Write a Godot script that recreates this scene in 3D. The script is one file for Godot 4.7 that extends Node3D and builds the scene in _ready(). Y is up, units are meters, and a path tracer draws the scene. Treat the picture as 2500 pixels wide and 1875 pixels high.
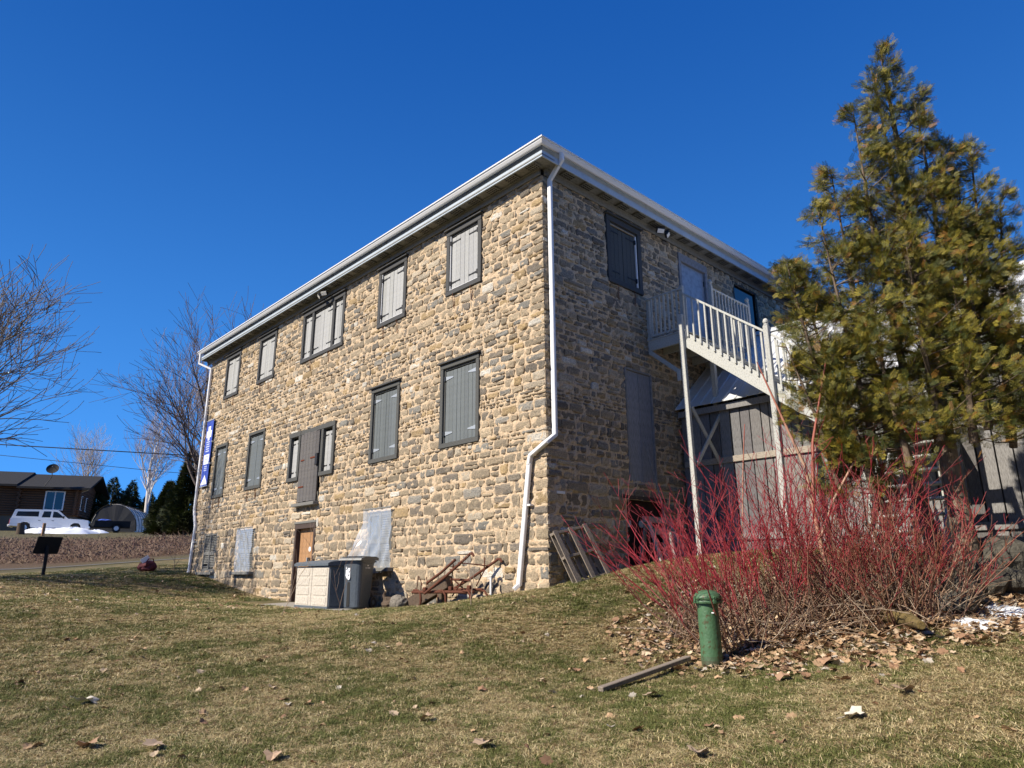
extends Node3D
# A stone mill building on a lawn in early spring. Units are metres, y is up; the building's near corner stands on the y axis.

class B:
	var v := PackedVector3Array()
	var n := PackedVector3Array()
	var c := PackedColorArray()
	var uv := PackedVector2Array()
	var col := Color.WHITE
	func tri(a: Vector3, b: Vector3, d: Vector3, out := Vector3.ZERO) -> void:
		var nn := (d - a).cross(b - a)
		if nn.length_squared() < 1e-18:
			return
		nn = nn.normalized()
		if out != Vector3.ZERO and nn.dot(out) < 0.0:
			nn = -nn
			v.append(a); v.append(d); v.append(b)
		else:
			v.append(a); v.append(b); v.append(d)
		n.append(nn); n.append(nn); n.append(nn)
		c.append(col); c.append(col); c.append(col)
	func quad(a: Vector3, b: Vector3, d: Vector3, e: Vector3, out := Vector3.ZERO) -> void:
		tri(a, b, d, out)
		tri(a, d, e, out)
	func box(ctr: Vector3, size: Vector3, ch := 0.0, bs := Basis()) -> void:
		var h := size * 0.5
		var k := minf(ch, minf(h.x, minf(h.y, h.z)) * 0.9)
		for ax in 3:
			var a1 := (ax + 1) % 3
			var a2 := (ax + 2) % 3
			for s in [-1.0, 1.0]:
				var q: Array[Vector3] = []
				for st in [[-1.0, -1.0], [1.0, -1.0], [1.0, 1.0], [-1.0, 1.0]]:
					var p := Vector3.ZERO
					p[ax] = h[ax] * s
					p[a1] = (h[a1] - k) * st[0]
					p[a2] = (h[a2] - k) * st[1]
					q.append(ctr + bs * p)
				var o := Vector3.ZERO
				o[ax] = s
				quad(q[0], q[1], q[2], q[3], bs * o)
		if k <= 0.0:
			return
		for ax in 3:
			var a1 := (ax + 1) % 3
			var a2 := (ax + 2) % 3
			for s1 in [-1.0, 1.0]:
				for s2 in [-1.0, 1.0]:
					var q: Array[Vector3] = []
					for e in [[-1.0, 0], [1.0, 0], [1.0, 1], [-1.0, 1]]:
						var p := Vector3.ZERO
						p[ax] = (h[ax] - k) * e[0]
						p[a1] = (h[a1] - (k if e[1] == 1 else 0.0)) * s1
						p[a2] = (h[a2] - (k if e[1] == 0 else 0.0)) * s2
						q.append(ctr + bs * p)
					var o := Vector3.ZERO
					o[a1] = s1
					o[a2] = s2
					quad(q[0], q[1], q[2], q[3], bs * o)
		for sx in [-1.0, 1.0]:
			for sy in [-1.0, 1.0]:
				for sz in [-1.0, 1.0]:
					var m := Vector3(sx, sy, sz)
					tri(ctr + bs * (Vector3(h.x, h.y - k, h.z - k) * m), ctr + bs * (Vector3(h.x - k, h.y, h.z - k) * m), ctr + bs * (Vector3(h.x - k, h.y - k, h.z) * m), bs * m)
	func bar(a: Vector3, b: Vector3, w: float, t: float, ch := 0.0, side := Vector3.UP) -> void:
		# a straight board from a to b: w measured along side, t across
		var y := (b - a).normalized()
		var x := (side - y * side.dot(y)).normalized()
		if x.length() < 0.5:
			x = y.cross(Vector3(0.3, 0.1, 1)).normalized()
		box((a + b) * 0.5, Vector3(w, a.distance_to(b), t), ch, Basis(x, y, x.cross(y)))
	func tube(pts: PackedVector3Array, r: PackedFloat32Array, sides := 6, cols := PackedColorArray(), caps := true) -> void:
		var m := pts.size()
		var fw := (pts[1] - pts[0]).normalized()
		var u := fw.cross(Vector3(0.31, 0.2, 0.93)).normalized()
		if u.length() < 0.1:
			u = Vector3.RIGHT
		var prev: Array[Vector3] = []
		var prevn: Array[Vector3] = []
		for i in m:
			var d := (pts[mini(i + 1, m - 1)] - pts[maxi(i - 1, 0)]).normalized()
			u = (u - d * u.dot(d)).normalized()
			var w := d.cross(u)
			var ring: Array[Vector3] = []
			var rn: Array[Vector3] = []
			for k in sides:
				var an := TAU * k / sides
				var dir := u * cos(an) + w * sin(an)
				ring.append(pts[i] + dir * r[i])
				rn.append(dir)
			if i > 0:
				var c0 := cols[i - 1] if cols.size() else col
				var c1 := cols[i] if cols.size() else col
				for k in sides:
					var k2 := (k + 1) % sides
					v.append(prev[k]); v.append(ring[k2]); v.append(prev[k2])
					v.append(prev[k]); v.append(ring[k]); v.append(ring[k2])
					n.append(prevn[k]); n.append(rn[k2]); n.append(prevn[k2])
					n.append(prevn[k]); n.append(rn[k]); n.append(rn[k2])
					c.append(c0); c.append(c1); c.append(c0)
					c.append(c0); c.append(c1); c.append(c1)
			if caps and (i == 0 or i == m - 1):
				for k in sides:
					tri(pts[i], ring[k], ring[(k + 1) % sides], -d if i == 0 else d)
			prev = ring
			prevn = rn
	func lathe(prof: Array, sides := 24, ctr := Vector3.ZERO) -> void:
		# prof: [radius, height] pairs from bottom to top, flat across each band's edges but smooth around
		for i in prof.size() - 1:
			var r0: float = prof[i][0]
			var y0: float = prof[i][1]
			var r1: float = prof[i + 1][0]
			var y1: float = prof[i + 1][1]
			var sl := Vector2(y1 - y0, r0 - r1).normalized()
			for k in sides:
				var a0 := TAU * k / sides
				var a1 := TAU * (k + 1) / sides
				var d0 := Vector3(cos(a0), 0, sin(a0))
				var d1 := Vector3(cos(a1), 0, sin(a1))
				var q := [ctr + d0 * r0 + Vector3.UP * y0, ctr + d1 * r0 + Vector3.UP * y0, ctr + d1 * r1 + Vector3.UP * y1, ctr + d0 * r1 + Vector3.UP * y1]
				var nn := [d0 * sl.x + Vector3.UP * sl.y, d1 * sl.x + Vector3.UP * sl.y, d1 * sl.x + Vector3.UP * sl.y, d0 * sl.x + Vector3.UP * sl.y]
				for t in [0, 1, 2, 0, 2, 3]:
					v.append(q[t]); n.append(nn[t]); c.append(col)
	func prism(poly: PackedVector2Array, z0: float, z1: float, bs := Basis(), off := Vector3.ZERO) -> void:
		# poly in the xy plane, pushed from z0 to z1
		var id := Geometry2D.triangulate_polygon(poly)
		for z in [z0, z1]:
			for t in range(0, id.size(), 3):
				tri(off + bs * Vector3(poly[id[t]].x, poly[id[t]].y, z), off + bs * Vector3(poly[id[t + 1]].x, poly[id[t + 1]].y, z), off + bs * Vector3(poly[id[t + 2]].x, poly[id[t + 2]].y, z), bs * Vector3(0, 0, 1 if z == maxf(z0, z1) else -1))
		var area := 0.0
		for i in poly.size():
			area += poly[i].cross(poly[(i + 1) % poly.size()])
		for i in poly.size():
			var a := poly[i]
			var b := poly[(i + 1) % poly.size()]
			var o := Vector3(b.y - a.y, a.x - b.x, 0) * signf(area)
			quad(off + bs * Vector3(a.x, a.y, z0), off + bs * Vector3(b.x, b.y, z0), off + bs * Vector3(b.x, b.y, z1), off + bs * Vector3(a.x, a.y, z1), bs * o)
	func sheet(g: Array, out: Vector3, closed := false) -> void:
		# rows of points as one smooth surface; out tells its front
		var m := g.size()
		var w: int = g[0].size()
		var nn := []
		for i in m:
			var row: Array[Vector3] = []
			for k in w:
				var l: Vector3 = g[i][(k - 1 + w) % w if closed else maxi(k - 1, 0)]
				var r: Vector3 = g[i][(k + 1) % w if closed else mini(k + 1, w - 1)]
				var a: Vector3 = g[maxi(i - 1, 0)][k]
				var b: Vector3 = g[mini(i + 1, m - 1)][k]
				var x := (r - l).cross(b - a)
				if x.length_squared() < 1e-14:
					x = out
				x = x.normalized()
				row.append(-x if x.dot(out) < 0.0 else x)
			nn.append(row)
		for i in m - 1:
			for k in (w if closed else w - 1):
				var k2 := (k + 1) % w
				for t in [[i, k, i, k2, i + 1, k2], [i, k, i + 1, k2, i + 1, k]]:
					var p: Vector3 = g[t[0]][t[1]]
					var q: Vector3 = g[t[2]][t[3]]
					var s: Vector3 = g[t[4]][t[5]]
					var f := (s - p).cross(q - p).dot(out) < 0.0
					v.append(p); v.append(s if f else q); v.append(q if f else s)
					n.append(nn[t[0]][t[1]]); n.append(nn[t[4]][t[5]] if f else nn[t[2]][t[3]]); n.append(nn[t[2]][t[3]] if f else nn[t[4]][t[5]])
					c.append(col); c.append(col); c.append(col)
	func blob(ctr: Vector3, rad: Vector3, seed_: int, rough := 0.18, rings := 8, segs := 12) -> void:
		var ns := FastNoiseLite.new()
		ns.seed = seed_
		ns.frequency = 0.9
		var g: Array = []
		for i in rings + 1:
			var row: Array[Vector3] = []
			var th := PI * i / rings
			for k in segs:
				var d := Vector3(sin(th) * cos(TAU * k / segs), cos(th), sin(th) * sin(TAU * k / segs))
				row.append(ctr + d * rad * (1.0 + rough * 2.0 * ns.get_noise_3dv(d * 1.3)))
			g.append(row)
		for i in rings:
			for k in segs:
				var k2 := (k + 1) % segs
				quad(g[i][k], g[i][k2], g[i + 1][k2], g[i + 1][k], (g[i][k] as Vector3) + g[i + 1][k2] - ctr * 2.0)
	func mesh() -> ArrayMesh:
		var a := []
		a.resize(Mesh.ARRAY_MAX)
		a[Mesh.ARRAY_VERTEX] = v
		a[Mesh.ARRAY_NORMAL] = n
		a[Mesh.ARRAY_COLOR] = c
		if uv.size() == v.size():
			a[Mesh.ARRAY_TEX_UV] = uv
		var m := ArrayMesh.new()
		m.add_surface_from_arrays(Mesh.PRIMITIVE_TRIANGLES, a)
		return m

var taken := {}
var T := {}
var M := {}
var rg := RandomNumberGenerator.new()
var cam_at := Vector3(8.680, 1.6, 8.995)

func numbered(parent: Node, nm: String) -> String:
	var k := str(parent.get_instance_id()) + nm
	var i: int = taken.get(k, 0)
	taken[k] = i + 1
	return nm if i == 0 else "%s_%03d" % [nm, i]

func thing(nm: String, label: String, cat: String, at := Vector3.ZERO, turn := 0.0, group := "") -> Node3D:
	var o := Node3D.new()
	o.name = numbered(self, nm)
	add_child(o, true)
	o.position = at
	o.rotation.y = turn
	o.set_meta("label", label)
	o.set_meta("category", cat)
	if group:
		o.set_meta("group", group)
	return o

func pm(parent: Node, nm: String, mesh: Mesh, m: Material, xf := Transform3D()) -> MeshInstance3D:
	var o := MeshInstance3D.new()
	o.mesh = mesh
	o.material_override = m
	o.name = numbered(parent, nm)
	parent.add_child(o, true)
	o.transform = xf
	return o

func part(parent: Node, nm: String, b: B, m: Material, at := Vector3.ZERO) -> MeshInstance3D:
	return pm(parent, nm, b.mesh(), m, Transform3D(Basis(), at))

func boxpart(parent: Node, nm: String, ctr: Vector3, size: Vector3, m: Material, ch := 0.006) -> MeshInstance3D:
	var b := B.new()
	b.box(Vector3.ZERO, size, ch)
	return part(parent, nm, b, m, ctr)

func structure(nm: String, b: B, m: Material) -> MeshInstance3D:
	var o := part(self, nm, b, m)
	o.set_meta("kind", "structure")
	return o

func stuff(o: Node, label := "", cat := "") -> void:
	o.set_meta("kind", "stuff")
	if label:
		o.set_meta("label", label)
		o.set_meta("category", cat)

func lin(r: float, g: float, b: float) -> Color:
	return Color(r, g, b).linear_to_srgb()

func noise_img(seed_: int, freq: float, oct: int, type := FastNoiseLite.TYPE_SIMPLEX_SMOOTH, size := 512, gain := 0.55) -> Image:
	var f := FastNoiseLite.new()
	f.seed = seed_
	f.noise_type = type
	f.frequency = freq
	f.fractal_octaves = oct
	f.fractal_gain = gain
	return f.get_seamless_image(size, size)

# stops: [where, linear colour] pairs laid over the noise
func ramp_tex(img: Image, stops: Array, img2: Image = null, stops2: Array = []) -> ImageTexture:
	var d := img.get_data()
	var d2 := img2.get_data() if img2 else PackedByteArray()
	var lut := lut_of(stops)
	var lut2 := lut_of(stops2) if img2 else []
	var out := PackedByteArray()
	out.resize(d.size() * 3)
	for i in d.size():
		var c: Color = lut[d[i]]
		if img2:
			var e: Color = lut2[d2[i]]
			c = Color(c.r * e.r, c.g * e.g, c.b * e.b)
			if e.a < 1.0:
				c = Color(lut2[d2[i]].r, lut2[d2[i]].g, lut2[d2[i]].b).lerp(lut[d[i]], e.a)
		c = c.linear_to_srgb()
		out[i * 3] = int(clampf(c.r, 0, 1) * 255)
		out[i * 3 + 1] = int(clampf(c.g, 0, 1) * 255)
		out[i * 3 + 2] = int(clampf(c.b, 0, 1) * 255)
	return ImageTexture.create_from_image(Image.create_from_data(img.get_width(), img.get_height(), false, Image.FORMAT_RGB8, out))

func lut_of(stops: Array) -> Array:
	var lut := []
	for i in 256:
		var t := i / 255.0
		var c: Color = stops[0][1]
		for k in stops.size() - 1:
			if t >= stops[k][0]:
				c = (stops[k][1] as Color).lerp(stops[k + 1][1], clampf((t - stops[k][0]) / (stops[k + 1][0] - stops[k][0]), 0, 1))
		lut.append(c)
	return lut

func gray(x: float) -> Color:
	return Color(x, x, x)

func normal_tex(img: Image, strength: float) -> ImageTexture:
	var i := img.duplicate() as Image
	i.convert(Image.FORMAT_RGBA8)
	i.bump_map_to_normal_map(strength)
	return ImageTexture.create_from_image(i)

# col is linear; tex and nor are laid on triplanar with sc repeats per metre
func mat(key: String, col: Color, rough: float, tex: Texture2D = null, sc := Vector3.ONE, nor: Texture2D = null, ns := 0.6, world := false) -> StandardMaterial3D:
	var m := StandardMaterial3D.new()
	m.resource_name = key
	m.albedo_color = col.linear_to_srgb()
	m.roughness = rough
	m.vertex_color_use_as_albedo = true
	if tex:
		m.albedo_texture = tex
	if nor:
		m.normal_enabled = true
		m.normal_texture = nor
		m.normal_scale = ns
	if tex or nor:
		m.uv1_triplanar = true
		m.uv1_world_triplanar = world
		m.uv1_scale = sc
		m.uv1_triplanar_sharpness = 6.0
	M[key] = m
	return m

func materials() -> void:
	var i_fine := noise_img(3, 0.02, 5)
	var i_grit := noise_img(5, 0.06, 4)
	var i_cell := noise_img(9, 0.022, 3, FastNoiseLite.TYPE_CELLULAR)
	var i_big := noise_img(12, 0.008, 5)
	var i_straw := noise_img(15, 0.05, 3, FastNoiseLite.TYPE_SIMPLEX_SMOOTH, 1024)
	T.fine = ramp_tex(i_fine, [[0.0, gray(0.55)], [0.45, gray(0.82)], [1.0, gray(1.0)]])
	T.wood = ramp_tex(i_fine, [[0.0, gray(0.28)], [0.3, gray(0.62)], [0.5, gray(0.88)], [1.0, gray(1.0)]], i_grit, [[0.0, gray(0.7)], [0.5, gray(1.0)], [1.0, gray(1.0)]])
	T.plank = ramp_tex(i_fine, [[0.0, gray(0.5)], [0.3, gray(0.78)], [0.5, gray(0.95)], [1.0, gray(1.0)]], i_grit, [[0.0, gray(0.75)], [0.35, gray(1.0)], [1.0, gray(1.0)]])
	T.stone = ramp_tex(i_fine, [[0.0, gray(0.42)], [0.35, gray(0.7)], [0.6, gray(0.92)], [0.75, Color(1.0, 0.98, 0.93)], [1.0, gray(1.0)]], i_grit, [[0.0, gray(0.5)], [0.35, gray(0.85)], [0.7, gray(1.0)], [1.0, gray(1.0)]])
	T.mortar = ramp_tex(i_fine, [[0.0, Color(0.72, 0.66, 0.58)], [0.4, Color(0.9, 0.87, 0.83)], [0.7, gray(1.0)], [1.0, gray(1.0)]], i_grit, [[0.0, gray(0.72)], [0.4, gray(0.95)], [1.0, gray(1.0)]])
	T.metal = ramp_tex(i_big, [[0.0, gray(0.8)], [0.5, gray(0.95)], [1.0, gray(1.0)]], i_grit, [[0.0, gray(0.85)], [0.4, gray(1.0)], [1.0, gray(1.0)]])
	T.rust = ramp_tex(i_fine, [[0.0, Color(0.35, 0.2, 0.14)], [0.5, Color(0.8, 0.6, 0.5)], [1.0, Color(1.0, 0.95, 0.9)]], i_grit, [[0.0, gray(0.6)], [0.6, gray(1.0)], [1.0, gray(1.0)]])
	T.chip = ramp_tex(i_fine, [[0.0, Color(0.75, 0.8, 0.75)], [0.6, gray(1.0)], [1.0, gray(1.0)]], noise_img(37, 0.016, 6, FastNoiseLite.TYPE_SIMPLEX_SMOOTH, 512, 0.75), [[0.0, Color(0.9, 0.32, 0.2, 0.0)], [0.27, Color(0.9, 0.34, 0.22, 0.15)], [0.30, Color(1, 1, 1, 1)], [1.0, Color(1, 1, 1, 1)]])
	T.ground = ramp_tex(i_straw, [[0.0, Color(0.2, 0.17, 0.13)], [0.38, Color(0.45, 0.4, 0.33)], [0.58, Color(0.85, 0.82, 0.74)], [1.0, gray(1.0)]], noise_img(21, 0.12, 3, FastNoiseLite.TYPE_SIMPLEX_SMOOTH, 1024), [[0.0, gray(0.3)], [0.45, gray(0.8)], [0.65, gray(1.0)], [1.0, gray(1.0)]])
	T.n_fine = normal_tex(i_fine, 9.0)
	T.n_grit = normal_tex(i_grit, 6.0)
	T.n_cell = normal_tex(i_cell, 5.0)
	var w := Color.WHITE
	mat("stone", Color(1.16, 1.18, 1.22), 0.92, T.stone, Vector3(1.9, 2.6, 1.9), T.n_fine, 1.1, true)
	mat("mortar", Color(0.61, 0.48, 0.335), 0.95, T.mortar, Vector3.ONE * 1.7, T.n_fine, 1.0, true)
	mat("plain", w, 0.8)
	mat("frame", Color(0.062, 0.064, 0.066), 0.75, T.wood, Vector3(9, 2.5, 9), T.n_fine, 0.5)
	mat("frame_lower", Color(0.085, 0.088, 0.084), 0.75, T.wood, Vector3(9, 2.5, 9), T.n_fine, 0.5)
	mat("plank_pale", Color(0.42, 0.43, 0.43), 0.85, T.plank, Vector3(11, 0.7, 11), T.n_fine, 0.5, true)
	mat("plank_slate", Color(0.15, 0.172, 0.18), 0.6, T.fine, Vector3(9, 0.6, 9), T.n_fine, 0.25, true)
	mat("plank_old", Color(0.15, 0.142, 0.14), 0.9, T.wood, Vector3(12, 0.8, 12), T.n_fine, 0.8, true)
	mat("louvre", Color(0.21, 0.21, 0.20), 0.9, T.wood, Vector3(2, 12, 12), T.n_fine, 0.6, true)
	mat("iron", Color(0.018, 0.018, 0.02), 0.55)
	mat("hook", Color(0.16, 0.055, 0.02), 0.9)
	mat("zinc", Color(0.42, 0.46, 0.5), 0.45).metallic = 0.4
	mat("white_metal", Color(0.74, 0.75, 0.77), 0.4)
	mat("fascia", Color(0.43, 0.50, 0.57), 0.6, T.metal, Vector3.ONE * 0.7, null, 0, true)
	mat("soffit", Color(0.25, 0.25, 0.235), 0.8, T.fine, Vector3.ONE * 1.2, null, 0, true)
	mat("roofing", Color(0.12, 0.12, 0.12), 0.9, T.fine, Vector3.ONE)
	mat("door_wood", Color(0.47, 0.26, 0.125), 0.7, T.wood, Vector3(7, 0.7, 7), T.n_fine, 0.4, true)
	mat("door_frame", Color(0.075, 0.05, 0.042), 0.8, T.wood, Vector3(9, 0.9, 9), T.n_fine, 0.5, true)
	mat("grey_wood", Color(0.43, 0.43, 0.40), 0.85, T.wood, Vector3(9, 9, 9) * 0.8, T.n_fine, 0.4, true)
	mat("stair_wood", Color(0.50, 0.51, 0.485), 0.8, T.plank, Vector3(4, 1.6, 4), T.n_fine, 0.35, true)
	mat("barn_board", Color(0.285, 0.28, 0.28), 0.92, T.wood, Vector3(9, 0.6, 9), T.n_fine, 0.8, true)
	mat("barn_rail", Color(0.42, 0.37, 0.31), 0.9, T.wood, Vector3(0.8, 9, 9), T.n_fine, 0.6, true)
	mat("tin", Color(0.66, 0.68, 0.70), 0.42, T.metal, Vector3.ONE * 0.5, null, 0, true)
	mat("panel_grey", Color(0.30, 0.31, 0.345), 0.85, T.wood, Vector3(6, 0.5, 6), T.n_fine, 0.4, true)
	mat("door_blue", Color(0.33, 0.37, 0.45), 0.28, T.fine, Vector3.ONE * 0.6, null, 0, true)
	mat("rusty", Color(0.155, 0.062, 0.036), 0.9, T.rust, Vector3.ONE * 4, T.n_grit, 0.6)
	mat("old_beam", Color(0.125, 0.088, 0.06), 0.95, T.wood, Vector3(1.2, 12, 12), T.n_fine, 1.0)
	mat("pallet_wood", Color(0.30, 0.25, 0.20), 0.9, T.wood, Vector3(9, 1.2, 9), T.n_fine, 0.6)
	mat("resin", Color(0.64, 0.585, 0.50), 0.55, T.fine, Vector3.ONE * 1.5, null, 0)
	mat("resin_dark", Color(0.12, 0.145, 0.17), 0.5, T.fine, Vector3.ONE * 1.5, null, 0)
	mat("cart", Color(0.075, 0.095, 0.12), 0.45, T.fine, Vector3.ONE * 2.0, T.n_grit, 0.12)
	mat("rubber", Color(0.02, 0.02, 0.02), 0.85)
	mat("concrete", Color(0.36, 0.34, 0.30), 0.95, T.fine, Vector3.ONE * 1.5, T.n_grit, 0.4, true)
	mat("rock", Color(0.25, 0.225, 0.19), 0.95, T.stone, Vector3.ONE * 2.2, T.n_fine, 1.0)
	mat("rock_dark", Color(0.105, 0.098, 0.082), 0.95, T.stone, Vector3.ONE * 1.6, T.n_fine, 1.0)
	mat("green_paint", Color(0.068, 0.15, 0.075), 0.5, T.chip, Vector3(1.1, 0.8, 1.1), T.n_grit, 0.2)
	mat("bark_cedar", Color(0.27, 0.215, 0.165), 0.95, T.wood, Vector3(6, 0.7, 6), T.n_fine, 1.0)
	mat("twig", w, 0.7)
	mat("stem", w, 0.55)
	var fol := mat("foliage", w, 0.6)
	fol.backlight_enabled = true
	fol.backlight = Color(0.35, 0.4, 0.12)
	var gr := mat("grass", w, 0.75)
	gr.backlight_enabled = true
	gr.backlight = Color(0.3, 0.3, 0.1)
	mat("leaf", w, 0.85)
	mat("ground", w, 0.97, T.ground, Vector3.ONE * 1.1, T.n_grit, 0.9, true)
	mat("snow", Color(0.82, 0.86, 0.92), 0.7, null, Vector3.ONE * 2.0, T.n_fine, 0.3)
	mat("asphalt", Color(0.15, 0.145, 0.14), 0.95, T.fine, Vector3.ONE, null, 0, true)
	mat("black_paint", Color(0.009, 0.009, 0.01), 0.85)
	mat("log", Color(0.125, 0.062, 0.032), 0.85, T.wood, Vector3(0.5, 5, 5), T.n_fine, 0.4)
	mat("shingle", Color(0.018, 0.0185, 0.021), 0.95, T.fine, Vector3.ONE * 1.5, T.n_grit, 0.4)
	mat("car_paint", Color(0.80, 0.80, 0.80), 0.3).clearcoat_enabled = true
	mat("car_glass", Color(0.012, 0.015, 0.02), 0.06)
	mat("chrome", Color(0.7, 0.7, 0.72), 0.2).metallic = 0.9
	var tw := mat("tarp_white", Color(0.84, 0.83, 0.80), 0.5, T.metal, Vector3.ONE * 0.6, T.n_fine, 0.3)
	tw.backlight_enabled = true
	tw.backlight = Color(0.8, 0.8, 0.8)
	mat("tarp_black", Color(0.016, 0.017, 0.02), 0.6, T.fine, Vector3.ONE, T.n_fine, 0.4)
	var pane := mat("window_glass", Color(0.5, 0.55, 0.6), 0.04)
	pane.albedo_color = Color(0.02, 0.025, 0.03)
	pane.metallic_specular = 0.9
	var film := mat("plastic_film", Color(0.75, 0.8, 0.88), 0.22)
	film.transparency = BaseMaterial3D.TRANSPARENCY_ALPHA
	film.albedo_color = Color(0.86, 0.9, 0.95, 0.30)
	film.metallic_specular = 0.8
	film.vertex_color_use_as_albedo = false

const TPS := [-18.20,0.00,-0.000361,-16.20,0.00,-0.001395,-14.06,0.00,0.002889,-12.76,0.00,-0.002772,-11.00,0.00,0.000833,-9.80,0.00,0.002402,-7.00,0.00,0.008376,-5.00,0.00,0.002880,-3.43,0.00,0.005116,-2.10,0.00,-0.003252,-0.94,0.00,0.007388,0.00,0.00,-0.002773,-18.20,-3.00,-0.001434,-14.00,-3.00,0.001633,-9.80,-3.00,-0.005808,-5.00,-3.00,-0.004534,-1.00,-3.00,-0.044938,-8.00,1.80,-0.004547,-4.50,1.90,-0.008633,-1.60,1.50,-0.003816,-12.00,3.00,-0.014832,-9.00,4.00,0.000455,0.50,-0.05,-0.006058,0.50,-0.96,0.018223,0.70,-2.20,0.023619,1.00,-3.33,0.025952,2.90,-3.30,-0.010995,5.50,-4.20,0.029806,6.20,-1.60,0.244655,0.50,-8.00,0.005314,6.00,-8.00,-0.006006,9.00,-5.00,0.004086,4.46,2.18,-0.013989,3.20,1.60,-0.018116,5.30,1.70,-0.039076,4.00,0.00,-0.018282,2.00,-1.00,-0.009881,1.70,1.00,0.021895,5.60,0.20,0.066734,8.68,9.00,0.006564,6.00,7.00,-0.012591,11.00,12.00,-0.001502,4.20,5.50,0.010345,11.00,5.00,-0.006581,3.00,9.00,-0.001242,0.00,6.00,0.001045,6.22,-2.24,-0.203645,6.57,-0.27,-0.111492,6.87,1.20,0.022378,7.33,3.15,0.025502,-19.90,4.06,-0.008560,-18.23,1.26,0.010430,-32.97,3.56,-0.004814,-29.29,-3.59,0.002719,-13.13,6.11,0.006005,-14.79,3.96,0.006675,-6.09,6.39,0.008905,-3.88,5.65,-0.000590,1.29,7.71,-0.003002,-50.86,1.55,0.006910,-50.06,-3.23,-0.006481,-48.75,-8.39,0.002402,-65.69,-0.70,0.000585,-64.72,-6.42,-0.000234,-63.13,-12.66,0.000130,-33.31,7.93,0.001185,-51.31,7.79,-0.002326,-66.31,7.63,-0.000147,60.00,60.00,-0.000208,0.00,80.00,0.000171,80.00,0.00,0.000362,60.00,-60.00,-0.000095,0.00,-80.00,-0.000030,-80.00,-60.00,-0.000123,-130.00,0.00,0.000003,-90.00,60.00,-0.000140,-45.00,35.00,0.000595,0.00,-30.00,-0.000060,30.00,-15.00,0.000191]
const TPA := [-2.199921,-0.017840,-0.029815]
func _ready() -> void:
	var cam := Camera3D.new()
	cam.name = "camera"
	add_child(cam)
	cam.position = cam_at
	cam.rotation = Vector3(0.267988, 0.817925, -0.004227)
	cam.fov = 58.275
	cam.near = 0.1
	cam.far = 1500.0
	cam.current = true
	var env := Environment.new()
	env.background_mode = Environment.BG_SKY
	var sm := ProceduralSkyMaterial.new()
	sm.sky_top_color = Color(0.046, 0.258, 0.545)
	sm.sky_horizon_color = Color(0.30, 0.60, 0.92)
	sm.sky_curve = 0.26
	sm.ground_horizon_color = Color(0.42, 0.46, 0.45)
	sm.ground_bottom_color = Color(0.30, 0.27, 0.2)
	sm.sun_angle_max = 4.0
	env.sky = Sky.new()
	env.sky.sky_material = sm
	env.tonemap_mode = Environment.TONE_MAPPER_LINEAR
	env.tonemap_exposure = 1.48
	env.sdfgi_enabled = true
	env.ssao_enabled = true
	env.ssil_enabled = true
	var we := WorldEnvironment.new()
	we.name = "environment"
	we.environment = env
	add_child(we)
	var sun := DirectionalLight3D.new()
	sun.name = "sun"
	add_child(sun)
	sun.look_at_from_position(Vector3.ZERO, Vector3(0.325, -1.0, -1.27), Vector3.UP)
	sun.light_energy = 1.55
	sun.light_color = Color(1.0, 0.955, 0.88)
	sun.light_angular_distance = 0.5
	sun.shadow_enabled = true
	rg.seed = 77
	materials()
	terrain()
	building()
	eaves()
	openings()
	shed()
	staircase()
	wall_things()
	yard_things()
	cedars()
	shrubs()
	lawn()
	far_side()

# ---------------------------------------------------------------- ground
var H := PackedFloat32Array()
const HX0 := -24.0
const HZ0 := -9.0
const HS := 0.3
const HNX := 125
const HNZ := 76

func tps(x: float, z: float) -> float:
	var dx := x + 20.0
	var r := sqrt(dx * dx + z * z)
	var k := 1.0 if r < 125.0 else 125.0 / r
	var px := dx * k - 20.0
	var pz := z * k
	var s: float = TPA[0] + TPA[1] * px + TPA[2] * pz
	for i in range(0, TPS.size(), 3):
		var ex: float = TPS[i] - px
		var ez: float = TPS[i + 1] - pz
		var q := ex * ex + ez * ez
		if q > 1e-9:
			s += TPS[i + 2] * q * 0.5 * log(q)
	return lerpf(s, 6.0, smoothstep(90.0, 220.0, r))

func gh(x: float, z: float) -> float:
	var fx := (x - HX0) / HS
	var fz := (z - HZ0) / HS
	var i := int(floor(fx))
	var j := int(floor(fz))
	if i < 0 or j < 0 or i >= HNX - 1 or j >= HNZ - 1:
		return tps(x, z)
	fx -= i
	fz -= j
	var a := H[j * HNX + i]
	var b := H[j * HNX + i + 1]
	var c := H[(j + 1) * HNX + i]
	var d := H[(j + 1) * HNX + i + 1]
	return lerpf(lerpf(a, b, fx), lerpf(c, d, fx), fz)

func gv(x: float, z: float, up := 0.0) -> Vector3:
	return Vector3(x, gh(x, z) + up, z)

var patch_noise := FastNoiseLite.new()
var patch_fine := FastNoiseLite.new()

# how green (1) or straw-dry (0) the turf is; a pattern of growth, not of light
func greenness(x: float, z: float) -> float:
	var g := 0.45 + 1.15 * patch_noise.get_noise_2d(x, z) + 0.8 * patch_fine.get_noise_2d(x, z)
	g += 0.35 * clampf((-x - 3.0) / 10.0, 0.0, 1.0) * clampf(1.0 - absf(z - 2.5) / 3.0, 0.0, 1.0)
	return clampf(g, 0.0, 1.0)

func litterness(x: float, z: float) -> float:
	var e := Vector2((x - 4.75) / 2.0, (z - 0.75) / 1.5).length()
	var f := Vector2((x - 6.6) / 1.2, (z + 0.2) / 1.5).length()
	return clampf(1.35 - minf(e, f) + 0.3 * patch_fine.get_noise_2d(x * 2.0, z * 2.0), 0.0, 1.0)

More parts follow.
